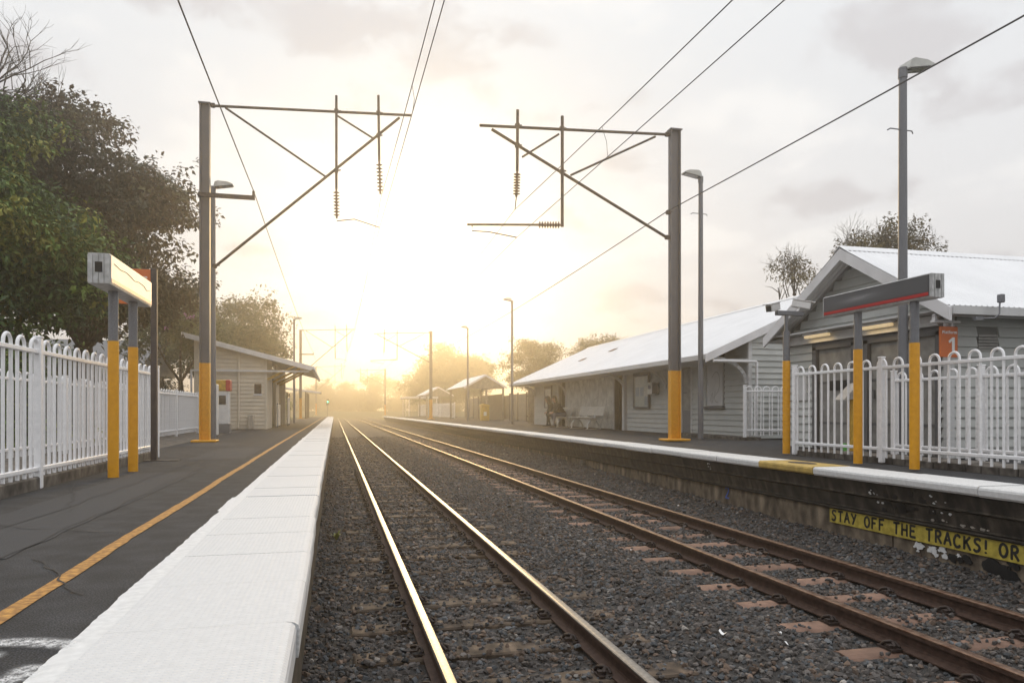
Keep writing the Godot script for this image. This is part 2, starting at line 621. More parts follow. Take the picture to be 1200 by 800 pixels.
func rail_parts(parent: Node3D, x: float, top_mat: Material, z0: float, z1: float) -> void:
	var h := 0.145
	var y := RAIL - h
	var prof := PackedVector2Array([Vector2(-0.062, 0), Vector2(0.062, 0), Vector2(0.062, 0.010), Vector2(0.014, 0.026), Vector2(0.0085, 0.040), Vector2(0.0085, 0.098), Vector2(0.034, 0.108), Vector2(0.034, 0.128), Vector2(-0.034, 0.128), Vector2(-0.034, 0.108), Vector2(-0.0085, 0.098), Vector2(-0.0085, 0.040), Vector2(-0.014, 0.026), Vector2(-0.062, 0.010)])
	var st := mk()
	prism(st, prof, Vector3(x, y, z0), Vector3.RIGHT, Vector3.UP, Vector3(0, 0, z1 - z0))
	var r := obj("rail", st, M.rail_rust, parent)
	st = mk()
	var head := PackedVector2Array([Vector2(-0.034, 0.1285), Vector2(0.034, 0.1285), Vector2(0.033, 0.138), Vector2(0.026, 0.1435), Vector2(0.012, 0.1452), Vector2(-0.012, 0.1452), Vector2(-0.026, 0.1435), Vector2(-0.033, 0.138)])
	prism(st, head, Vector3(x, y, z0), Vector3.RIGHT, Vector3.UP, Vector3(0, 0, z1 - z0))
	obj("running_surface", st, top_mat, r)

func tracks() -> void:
	var clip := mk()
	box(clip, Vector3(0, 0.008, 0), Vector3(0.10, 0.016, 0.15))
	tube(clip, [Vector3(-0.035, 0.018, -0.045), Vector3(-0.030, 0.045, -0.02), Vector3(0.0, 0.052, 0.0), Vector3(0.030, 0.040, 0.02), Vector3(0.035, 0.020, 0.05)], 0.011, 6)
	tube(clip, [Vector3(-0.01, 0.03, -0.06), Vector3(0.012, 0.046, 0.0), Vector3(-0.01, 0.03, 0.06)], 0.012, 6)
	box(clip, Vector3(-0.03, 0.022, 0.03), Vector3(0.03, 0.03, 0.035))
	var clip_mesh := commit(clip)
	for t in 2:
		var xc: float = [1.175, 4.375][t]
		var tr := thing("railway_track", ["railway track with two bright polished rails beside the near platform", "railway track with rusty brown rails along the far platform wall"][t], "railway track", Vector3.ZERO, 0.0, "tracks between the platforms")
		var ms: Array = [M.sleepers_near, M.sleepers_far][t]
		var meshes := []
		for v in 4:
			var st := mk()
			if t == 0:
				cbox(st, Vector3.ZERO, Vector3(2.06 + 0.015 * v, 0.16, 0.21 + 0.008 * v), 0.012)
			else:    # pressed steel, humped across its width
				var hw := 0.115 + 0.004 * v
				var hump := PackedVector2Array([Vector2(-hw, -0.08), Vector2(-hw, 0.045), Vector2(-hw * 0.75, 0.066), Vector2(-hw * 0.4, 0.078), Vector2(0, 0.081), Vector2(hw * 0.4, 0.078), Vector2(hw * 0.75, 0.066), Vector2(hw, 0.045), Vector2(hw, -0.08)])
				prism(st, hump, Vector3(-1.03 - 0.01 * v, 0, 0), Vector3(0, 0, 1), Vector3.UP, Vector3(2.06 + 0.02 * v, 0, 0))
			meshes.append(commit(st))
		for k in 68:
			var z := -1.0 - 0.66 * k
			var s := put("sleeper", meshes[rng.randi_range(0, 3)], ms[rng.randi_range(0, 2)], tr)
			s.position = Vector3(xc + rnd(-0.02, 0.02), -0.9745 + rnd(-0.004, 0.002), z + rnd(-0.015, 0.015))
			s.rotation.y = rnd(-0.012, 0.012)
			if z > -20.0:
				for rx in [xc - 0.545, xc + 0.545]:
					for sd in [-1.0, 1.0]:
						var c := put("rail_clip", clip_mesh, M.clip, s)
						c.position = Vector3(rx + sd * 0.092 - s.position.x, 0.0805, rnd(-0.01, 0.01))
						c.rotation.y = PI if sd > 0.0 else 0.0
		for rx in [xc - 0.545, xc + 0.545]:
			rail_parts(tr, rx, [M.rail_steel, M.rail_steel_dull][t], 2.0, -168.0)

# ------------------------------------------------------------------ platforms
func near_platform() -> void:
	var st := mk()
	bx(st, -3.4, -0.30, -1.15, 0.0, 3.0, -92.0)
	var p := structure("platform_near", st, M.asphalt)
	# white tactile coping slabs, each a block with a rounded nose
	var z := 0.6
	var k := 0
	while z > -92.0:
		var L: float = 0.655 + rnd(-0.012, 0.012)
		if k > 60: L = 1.96
		var nose := -0.135 + rnd(-0.006, 0.006)
		if z > -5.0: nose += 0.012
		var top := 0.018 + rnd(-0.003, 0.003)
		var prof := PackedVector2Array([Vector2(-0.735, -0.10), Vector2(-0.735, top), Vector2(nose - 0.04, top), Vector2(nose - 0.018, top - 0.004), Vector2(nose - 0.005, top - 0.014), Vector2(nose, top - 0.03), Vector2(nose - 0.004, -0.11)])
		st = mk()
		prism(st, prof, Vector3(0, 0, z - 0.004), Vector3.RIGHT, Vector3.UP, Vector3(0, 0, -(L - 0.008)))
		obj("coping_slab", st, M.white_slab, p)
		z -= L
		k += 1
	# face below the coping
	st = mk()
	bx(st, -0.299, -0.20, -1.15, -0.112, 3.0, -92.0)
	obj("platform_face", st, M.wall_dark, p)
	# white paint run over the asphalt behind the slabs
	st = mk()
	paint_strip(st, -0.70, -0.83, 0.02, 1.0, -30.0, 0.03)
	paint_strip(st, -0.70, -0.83, 0.02, -30.0, -92.0, 0.4)
	obj("paint_edge", st, M.white_paint, p)
	# hand-painted yellow line
	st = mk()
	var zs := []
	var q := 0.0
	while q > -90.0:
		zs.append(q)
		q -= 0.12 if q > -14.0 else 1.0
	for i in zs.size() - 1:
		var e := []
		for zz in [zs[i], zs[i + 1]]:
			var cx := -1.165 - 0.0035 * minf(-zz, 16.0) + 0.016 * noise.get_noise_1d(zz * 0.5) + 0.006 * noise.get_noise_1d(zz * 3.0)
			var hw := 0.036 + 0.006 * noise.get_noise_1d(zz * 4.0 + 50.0)
			e.append([Vector3(cx - hw, 0.004, zz), Vector3(cx + hw, 0.004, zz)])
		quad(st, e[0][0], e[0][1], e[1][1], e[1][0], Vector3.UP)
	obj("yellow_line", st, M.yellow_line, p)
	# repaired strips of asphalt and tarred seams
	for r in [[-2.32, -1.62, -4.2, -9.6], [-2.2, -1.38, -12.0, -15.5], [-3.3, -2.1, -16.4, -18.0]]:
		st = mk()
		var a := Vector3(r[0], 0.0035, r[2])
		rough_patch(st, r[0], r[1], r[2], r[3])
		obj("asphalt_patch", st, M.asphalt_patch, p)
	for s in [[-2.05, -3.2, -1.95, -14.0], [-1.62, -3.5, -1.72, -11.0], [-2.9, -11.2, -1.3, -10.6], [-2.8, -15.7, -1.25, -15.4], [-3.3, -20.0, -1.2, -19.6], [-2.2, -14.0, -2.4, -30.0], [-1.3, -7.4, -0.85, -7.35], [-2.5, -5.6, -1.25, -4.9], [-2.6, -8.4, -1.9, -6.0], [-1.5, -4.2, -1.0, -3.3], [-2.3, -9.8, -1.3, -12.6], [-1.9, -13.2, -0.95, -12.9]]:
		st = mk()
		var n := 26
		for i in n:
			var e := []
			for f in [float(i) / n, float(i + 1) / n]:
				var c := Vector2(lerpf(s[0], s[2], f), lerpf(s[1], s[3], f))
				var d := Vector2(s[2] - s[0], s[3] - s[1]).normalized().orthogonal()
				c += d * 0.07 * noise.get_noise_2d(c.x * 3.0, c.y * 1.5)
				var hw := 0.0035 + 0.005 * absf(noise.get_noise_2d(c.x * 7.0, c.y * 6.0))
				e.append([Vector3(c.x - d.x * hw, 0.006, c.y - d.y * hw), Vector3(c.x + d.x * hw, 0.006, c.y + d.y * hw)])
			quad(st, e[0][0], e[0][1], e[1][1], e[1][0], Vector3.UP)
		obj("seam", st, M.seal, p)
	# sprayed white scrawl on the asphalt by the coping
	var g := mat(Color(0.9, 0.9, 0.9), 0.8)
	g.albedo_texture = spray_texture()
	g.transparency = BaseMaterial3D.TRANSPARENCY_ALPHA
	var pm := PlaneMesh.new()
	pm.size = Vector2(0.75, 0.75)
	var sp := put("spray_paint_mark", pm, g, p)
	sp.position = Vector3(-1.11, 0.008, -2.42)
	sp.rotation.y = 0.3
	# planting kerb under the fence
	st = mk()
	cbox(st, Vector3(-3.06, 0.05, -7.2), Vector3(0.62, 0.14, 10.6), 0.015)
	var kb := structure("kerb_near", st, M.kerb)
	# paving left of the platform
	st = mk()
	bx(st, -9.0, -3.401, -0.5, -0.02, 3.0, -60.0)
	structure("path", st, M.kerb)

func paint_strip(st: SurfaceTool, x0: float, x1: float, y: float, za: float, zb: float, dz: float) -> void:
	var z := za
	var xa := x1
	while z > zb:
		var xb := x1 + 0.010 * noise.get_noise_1d(z * 1.3) + 0.006 * noise.get_noise_1d(z * 9.0 + 5.0) + rnd(-0.003, 0.003)
		if noise.get_noise_1d(z * 0.45 + 20.0) > 0.25: xb -= 0.02
		var y0 := 0.0075
		quad(st, Vector3(x0, y0, z), Vector3(xa, y0, z), Vector3(xb, y0, z - dz), Vector3(x0, y0, z - dz), Vector3.UP)
		xa = xb
		z -= dz

func rough_patch(st: SurfaceTool, x0: float, x1: float, z0: float, z1: float) -> void:
	var n := 40
	for i in n:
		var e := []
		for f in [float(i) / n, float(i + 1) / n]:
			var z := lerpf(z0, z1, f)
			e.append([Vector3(x0 + 0.03 * noise.get_noise_2d(z * 2.0, x0), 0.0032, z), Vector3(x1 + 0.03 * noise.get_noise_2d(z * 2.0, x1 * 7.0), 0.0032, z)])
		quad(st, e[0][0], e[0][1], e[1][1], e[1][0], Vector3.UP)

func spray_texture() -> ImageTexture:
	var n := 256
	var im := Image.create(n, n, false, Image.FORMAT_RGBA8)
	var arcs := []
	for k in 120:
		var t := k / 119.0
		arcs.append(Vector2(0.06 + 0.86 * t, 0.62 - 0.42 * sin(PI * t * 0.8)))
		arcs.append(Vector2(0.10 + 0.55 * t, 0.95 - 0.55 * t * t))
		arcs.append(Vector2(0.50 + 0.30 * cos(t * 5.0), 0.66 + 0.17 * sin(t * 5.0)))
	for y in n:
		for x in n:
			var p := Vector2(x, y) / n
			var d := 1.0
			for q in arcs.size():
				if q % 3 == 0 or q % 2 == 0:
					d = minf(d, p.distance_squared_to(arcs[q]))
			d = sqrt(d)
			var a := smoothstep(0.085, 0.015, d) * (0.55 + 0.6 * noise.get_noise_2d(x * 0.09, y * 0.09))
			if rng.randf() < 0.35: a *= rnd(0.0, 0.8)
			im.set_pixel(x, y, Color(1, 1, 1, clampf(a, 0, 0.95)))
	return ImageTexture.create_from_image(im)

func far_platform() -> void:
	var st := mk()
	bx(st, 6.40, 15.0, -1.15, PR - 0.02, 3.0, -92.0)
	var p := structure("platform_far", st, M.asphalt)
	# coping stones
	var z := 0.4
	var k := 0
	while z > -92.0:
		var L: float = 1.22 + rnd(-0.02, 0.02) if k < 40 else 2.4
		var nose := 5.87 + rnd(-0.012, 0.012)
		var top := PR + rnd(-0.004, 0.004)
		var prof := PackedVector2Array([Vector2(6.43, PR - 0.12), Vector2(6.43 + rnd(-0.02, 0.02), top), Vector2(nose + 0.03, top), Vector2(nose + 0.008, top - 0.01), Vector2(nose, top - 0.03), Vector2(nose + 0.004, top - 0.08), Vector2(nose + 0.02, top - 0.10)])
		st = mk()
		prism(st, prof, Vector3(0, 0, z - 0.004), Vector3.RIGHT, Vector3.UP, Vector3(0, 0, -(L - 0.008)))
		var yellow := z < -7.1 and z - L > -9.6 and k == 7
		obj("coping_stone", st, M.yellow_slab if yellow else M.white_paint, p)
		if yellow:
			st = mk()
			ellipse_sheet(st, Vector3(6.16, top + 0.004, z - 0.62), 0.13, 0.26)
			obj("painted_mark", st, M.steel_dark, p)
		z -= L
		k += 1
	# dark sloping bands under the coping, cast in bays
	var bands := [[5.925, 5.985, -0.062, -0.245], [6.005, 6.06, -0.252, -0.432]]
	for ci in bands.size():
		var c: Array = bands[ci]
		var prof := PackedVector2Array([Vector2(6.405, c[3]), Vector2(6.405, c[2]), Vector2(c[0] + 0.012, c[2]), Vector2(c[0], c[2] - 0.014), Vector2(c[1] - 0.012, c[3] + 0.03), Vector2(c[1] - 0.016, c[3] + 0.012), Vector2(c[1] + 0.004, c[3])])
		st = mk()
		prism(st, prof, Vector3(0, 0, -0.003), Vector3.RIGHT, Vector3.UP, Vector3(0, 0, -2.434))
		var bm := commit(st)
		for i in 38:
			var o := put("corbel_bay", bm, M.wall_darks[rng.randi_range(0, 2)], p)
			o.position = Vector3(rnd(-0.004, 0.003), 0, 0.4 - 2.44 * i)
	st = mk()
	var lp := PackedVector2Array([Vector2(6.405, -0.47), Vector2(6.405, -0.434), Vector2(6.045, -0.434), Vector2(6.035, -0.45), Vector2(6.05, -0.47)])
	prism(st, lp, Vector3(0, 0, 3.0), Vector3.RIGHT, Vector3.UP, Vector3(0, 0, -95.0))
	obj("ledge", st, M.wall_dark, p)
	# wall cast in bays with open joints between them
	z = 2.0
	while z > -91.0:
		st = mk()
		var x := 6.095 + rnd(-0.008, 0.008)
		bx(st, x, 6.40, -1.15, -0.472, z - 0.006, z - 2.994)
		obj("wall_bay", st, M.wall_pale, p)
		z -= 3.0
	# flaking white and black paint on the wall near the warning board
	# centre z, y, spread z, y, flakes, largest, material
	for b in [[-6.7, -0.27, 0.55, 0.16, 16, 0.16, M.black_paint], [-6.4, -0.71, 0.36, 0.06, 18, 0.075, M.white_paint], [-5.75, -0.76, 0.5, 0.12, 22, 0.14, M.black_paint], [-7.12, -0.22, 0.16, 0.08, 8, 0.045, M.white_paint], [-6.2, -0.22, 0.14, 0.08, 8, 0.04, M.white_paint], [-10.9, -0.14, 0.05, 0.07, 6, 0.035, M.white_paint], [-6.0, -0.40, 0.5, 0.04, 14, 0.05, M.cream]]:
		st = mk()
		for f in b[4]:
			var n := 11
			var cz: float = b[0] + rng.randfn() * b[2] * 0.5
			var cy: float = b[1] + rng.randfn() * b[3] * 0.5
			if b[1] < -0.48: cy = minf(cy, -0.655)
			else: cy = clampf(cy, -0.20, -0.11) if cy > -0.235 else clampf(cy, -0.39, -0.29)
			var sz: float = b[5] * rnd(0.25, 1.0) * (1.0 if b[1] < -0.48 else 0.75)
			var poly := PackedVector2Array()
			for i in n:
				var a := TAU * i / n
				var r := 0.5 * sz * rnd(0.55, 1.15)
				poly.append(Vector2(cos(a) * r * 1.4, sin(a) * r))
			var low: bool = b[1] < -0.48
			# the corbelled face leans back as it goes down
			var xx = 6.084 - rnd(0.0, 0.002) if low else (5.922 + 0.345 * (-0.076 - cy) if cy > -0.24 else 6.002 + 0.32 * (-0.266 - cy)) - rnd(0.003, 0.005)
			prism(st, poly, Vector3(xx, cy, cz), Vector3(0, 0, 1), Vector3(0.0 if low else -0.335, 1, 0).normalized(), Vector3(0.010, 0, 0))
		obj("flaking_paint", st, b[6], p).set_meta("kind", "stuff")
	# blue stencilled figure on the wall
	var tm := TextMesh.new()
	tm.text = "2"
	tm.font = SystemFont.new()
	tm.font.font_names = PackedStringArray(["Droid Sans"])
	tm.font_size = 64
	tm.pixel_size = 0.0040
	tm.depth = 0.004
	var two := put("stencilled_number", tm, M.blue_paint, p)
	two.position = Vector3(6.08, -0.56, -10.55)
	two.rotation.y = -PI / 2
	# small service box and its pipe on the wall
	st = mk()
	bx(st, 6.02, 6.09, -0.66, -0.48, -17.6, -17.35)
	obj("service_box", st, M.kerb, p)
	# paving edge below the fence
	st = mk()
	bx(st, 7.33, 7.91, PR - 0.05, PR + 0.03, -3.4, -10.5)
	var kb := structure("kerb_far", st, M.kerb)
	st = mk()
	cbox(st, Vector3.ZERO, Vector3(0.62, 0.10, 0.226), 0.01)
	var brick := commit(st)
	for i in 30:
		var o := put("paver", brick, M.kerb, kb)
		o.position = Vector3(7.62 + rnd(-0.006, 0.006), 0.065 + rnd(-0.004, 0.004), -3.6 - i * 0.235)

func ellipse_sheet(st: SurfaceTool, c: Vector3, rx: float, rz: float) -> void:
	for i in 24:
		var a := TAU * i / 24.0
		var b := TAU * (i + 1) / 24.0
		tri(st, c, c + Vector3(cos(a) * rx, 0, sin(a) * rz), c + Vector3(cos(b) * rx, 0, sin(b) * rz), Vector3.UP)

# ------------------------------------------------------------------ buildings
var wedges := {}
func siding(parent: Node3D, o: Vector3, dir: Vector3, nrm: Vector3, rows: int, h: float, span: Callable, openings: Array, mats: Array) -> void:
	if not wedges.has(h):
		var st := mk()
		prism(st, PackedVector2Array([Vector2(0, 0), Vector2(0.042, 0), Vector2(0.042, 0.014), Vector2(0.010, h + 0.006), Vector2(0, h + 0.006)]), Vector3.ZERO, Vector3(0, 0, 1), Vector3.UP, Vector3.RIGHT)
		wedges[h] = commit(st)
	for r in rows:
		var y := o.y + r * h
		var segs: Array = [span.call(y + h * 0.5 - o.y)]
		for q in openings:
			if q[2] < y + h * 0.6 and q[3] > y + h * 0.4:
				var nx := []
				for s in segs:
					if q[1] <= s[0] or q[0] >= s[1]:
						nx.append(s)
						continue
					if q[0] > s[0]: nx.append([s[0], q[0]])
					if q[1] < s[1]: nx.append([q[1], s[1]])
				segs = nx
		for s in segs:
			if s[1] - s[0] < 0.04: continue
			var b := put("weatherboard", wedges[h], mats[rng.randi_range(0, mats.size() - 1)], parent)
			b.transform = Transform3D(Basis(dir * (s[1] - s[0]), Vector3.UP, nrm), Vector3(o.x, y + rnd(-0.002, 0.002), o.z) + dir * s[0])

# corrugated sheet: from p along A (ribs repeat along it), S up the slope
func corrugated(st: SurfaceTool, p: Vector3, A: Vector3, S: Vector3, pitch: float, amp: float) -> void:
	st.set_smooth_group(0)
	var n := int(A.length() / pitch) * 4
	var nrm := A.cross(S).normalized()
	if nrm.y < 0.0: nrm = -nrm
	for i in n:
		var q := []
		for k in [i, i + 1]:
			var f := float(k) / n
			var wv: float = [0.0, 1.0, 0.0, -1.0][k % 4] * amp
			q.append(p + A * f + nrm * wv)
		quad(st, q[0], q[1], q[1] + S, q[0] + S, nrm)

func station_house() -> void:
	# nearest building: its gable faces the track, its ridge runs away from it
	var t := thing("station_house", "grey weatherboard station house with white gable facing the track behind fence", "building", Vector3(8.9, PR, -11.1))
	var b := Vector3(8.9, PR, -11.1)
	var g := Node3D.new()     # parts are laid out in world coordinates, then moved under the building's base
	var st := mk()
	var X := 8.9
	var z0 := -13.1
	var z1 := -9.1
	# core walls with door openings
	var doors := [[-12.24, -11.17, 1.96], [-10.85, -9.30, 1.96]]
	bx(st, X + 0.03, X + 0.15, PR, 2.0, z0, doors[0][0])
	bx(st, X + 0.03, X + 0.15, PR, 2.0, doors[0][1], doors[1][0])
	bx(st, X + 0.03, X + 0.15, PR, 2.0, doors[1][1], z1 - 0.05)
	prism(st, PackedVector2Array([Vector2(z0, 2.0), Vector2(z1, 2.0), Vector2(z1, 2.28), Vector2(-11.0, 3.42), Vector2(z0, 2.28)]), Vector3(X + 0.03, 0, 0), Vector3(0, 0, 1), Vector3.UP, Vector3(0.12, 0, 0))
	bx(st, X + 0.03, 22.0, PR, 2.3, z1 - 0.15, z1 - 0.03)
	bx(st, X + 0.03, 22.0, PR, 2.3, z0, z0 + 0.12)
	bx(st, 21.88, 22.0, PR, 2.3, z0 + 0.12, z1 - 0.15)
	obj_in("wall", st, M.wall_core, t, b)
	var H := 0.152
	var full := z1 - z0
	var ops := []
	for d in doors:
		ops.append([d[0] - z0 - 0.07, d[1] - z0 + 0.07, 0.0, d[2] + 0.1])
	var grp := part_group("front_wall", t)
	siding(grp, Vector3(X + 0.03, PR, z0) - b, Vector3(0, 0, 1), Vector3(-1, 0, 0), 13, H, func(_y): return [0.0, full], ops, M.boards)
	var gab := part_group("gable_wall", t)
	siding(gab, Vector3(X + 0.03, 2.18, z0) - b, Vector3(0, 0, 1), Vector3(-1, 0, 0), 8, H, func(y):
		var c := -11.0 - z0
		var hw := maxf(0.0, (3.44 - (2.18 + y)) * 1.62)
		return [maxf(0.0, c - hw), minf(full, c + hw)], [], M.boards)
	var side := part_group("side_wall", t)
	siding(side, Vector3(X, PR, z1 - 0.03) - b, Vector3(1, 0, 0), Vector3(0, 0, 1), 15, H, func(_y): return [0.10, 13.0], [[0.52, 0.92, 1.62, 1.92]], M.boards)
	for q in [[X - 0.03, X + 0.08, z1 - 0.06, z1 + 0.03], [X - 0.03, X + 0.06, z0 - 0.03, z0 + 0.06]]:
		st = mk()
		bx(st, q[0], q[1], PR, 2.15, q[2], q[3])
		obj_in("corner_trim", st, M.trim, t, b)
	# lintel beam across the front
	st = mk()
	bx(st, X - 0.10, X + 0.01, 2.03, 2.19, z0 - 0.02, z1 - 0.10)
	obj_in("lintel_beam", st, M.trim, t, b)
	# doors
	for d in doors:
		st = mk()
		bx(st, X + 0.06, X + 0.10, PR + 0.01, d[2] - 0.05, d[0] + 0.05, d[1] - 0.05)
		var leaf := obj_in("door", st, M.panel_grey, t, b)
		st = mk()
		var mid: float = (d[0] + d[1]) / 2
		for y in [0.5, 1.25]:
			bx(st, X + 0.045, X + 0.062, y, y + 0.04, d[0] + 0.07, d[1] - 0.07)
		bx(st, X + 0.02, X + 0.05, 0.95, 1.10, d[0] + 0.13, d[0] + 0.16)
		var h := obj("door_rail", st, M.trim_dark, leaf)
		st = mk()
		bx(st, X - 0.012, X + 0.05, PR, d[2], d[0] - 0.06, d[0] + 0.045)
		bx(st, X - 0.012, X + 0.05, PR, d[2], d[1] - 0.045, d[1] + 0.06)
		bx(st, X - 0.012, X + 0.05, d[2] - 0.06, d[2] + 0.06, d[0] - 0.06, d[1] + 0.06)
		obj_in("door_frame", st, M.trim_dark, t, b)
	st = mk()
	bx(st, X + 0.035, X + 0.058, 1.12, 1.30, -11.85, -11.4)
	obj_in("door_plate", st, M.hole, t, b)
	# notice case beside the first door
	st = mk()
	bx(st, X - 0.03, X + 0.03, 0.95, 1.40, -12.72, -12.45)
	obj_in("meter_box", st, M.trim, t, b)
	# roof
	var ridge := 3.56
	var eave := 2.25
	var zr := -10.95
	for s in [1.0, -1.0]:
		st = mk()
		var hw := 2.28
		corrugated(st, Vector3(8.46, eave, zr + s * hw), Vector3(15.0, 0, 0), Vector3(0, ridge - eave, -s * hw), 0.095, 0.011)
		obj_in("roof_sheet", st, M.roof, t, b)
		# barge board of the gable
		st = mk()
		var pv := PackedVector2Array([Vector2(s * hw * 1.02, eave - 0.03), Vector2(0, ridge - 0.02), Vector2(0, ridge - 0.22), Vector2(s * hw * 1.02, eave - 0.225)])
		prism(st, pv, Vector3(8.455, 0, zr), Vector3(0, 0, 1), Vector3.UP, Vector3(0.04, 0, 0))
		obj_in("barge_board", st, M.trim_white, t, b)
		# gutter and fascia
		st = mk()
		bx(st, 8.50, 22.4, eave - 0.13, eave - 0.012, zr + s * (hw - 0.02), zr + s * (hw + 0.07))
		obj_in("gutter", st, M.trim, t, b)
		st = mk()
		quad(st, Vector3(8.5, eave - 0.14, zr + s * hw), Vector3(22.2, eave - 0.14, zr + s * hw), Vector3(22.2, eave - 0.10, zr + s * 1.86), Vector3(8.5, eave - 0.10, zr + s * 1.86), Vector3.DOWN)
		obj_in("soffit", st, M.trim, t, b)
	st = mk()
	prism(st, PackedVector2Array([Vector2(-0.16, ridge - 0.08), Vector2(0, ridge + 0.03), Vector2(0.16, ridge - 0.08), Vector2(0, ridge + 0.015)]), Vector3(8.44, 0, zr), Vector3(0, 0, 1), Vector3.UP, Vector3(14.2, 0, 0))
	obj_in("ridge_cap", st, M.roof, t, b)
	# soffit of the porch at the front
	st = mk()
	bx(st, 8.56, X + 0.02, 2.205, 2.23, z0 - 0.1, z1 + 0.1)
	obj_in("porch_ceiling", st, M.trim, t, b)
	# vent grille on the side wall
	st = mk()
	for i in 6:
		bx(st, X + 0.54, X + 0.90, 1.64 + i * 0.045, 1.675 + i * 0.045, z1 - 0.03, z1 + 0.005 + 0.004 * (i % 2))
	obj_in("vent_grille", st, M.panel_grey, t, b)
	# floodlight bracket on the gutter corner
	st = mk()
	tube(st, [Vector3(8.95, 2.06, -8.58), Vector3(9.1, 2.06, -8.5), Vector3(9.16, 2.12, -8.48), Vector3(9.17, 2.28, -8.48)], 0.012, 6)
	box(st, Vector3(8.9, 2.06, -8.58), Vector3(0.14, 0.05, 0.05))
	cbox(st, Vector3(9.19, 2.34, -8.48), Vector3(0.08, 0.12, 0.08), 0.012)
	obj_in("sensor_bracket", st, M.galv, t, b)
	# two lit strip lights under the lintel
	for q in [[-11.9, "far"], [-10.35, "near"]]:
		var l := thing("strip_light", "lit strip light under the lintel over the %s door" % ("left" if q[1] == "far" else "right"), "strip light", Vector3(8.70, 2.17, q[0]), 0.0, "strip lights over the station house doors")
		st = mk()
		box(st, Vector3(0, 0.01, 0), Vector3(0.10, 0.04, 0.74))
		obj("housing", st, M.trim_white, l)
		st = mk()
		cbox(st, Vector3(0, -0.035, 0), Vector3(0.085, 0.05, 0.68), 0.015)
		obj("diffuser", st, M.lamp_glow, l)
		var al := AreaLight3D.new()
		al.name = "glow"
		al.area_size = Vector2(0.085, 0.68)
		al.light_color = Color(1.0, 0.86, 0.62)
		al.light_energy = 0.05
		al.area_range = 12.0
		al.shadow_enabled = true
		l.add_child(al)
		al.position = Vector3(0, -0.068, 0)
		al.rotation.x = -PI / 2
	g.free()

# part made in world coordinates, moved into the frame of a thing that stands at b
func obj_in(called: String, st: SurfaceTool, m: Material, parent: Node3D, b: Vector3) -> MeshInstance3D:
	var o := obj(called, st, m, parent)
	o.position = -b
	return o

func part_group(called: String, parent: Node3D) -> Node3D:
	var o := Node3D.new()
	o.name = called
	parent.add_child(o, true)
	return o

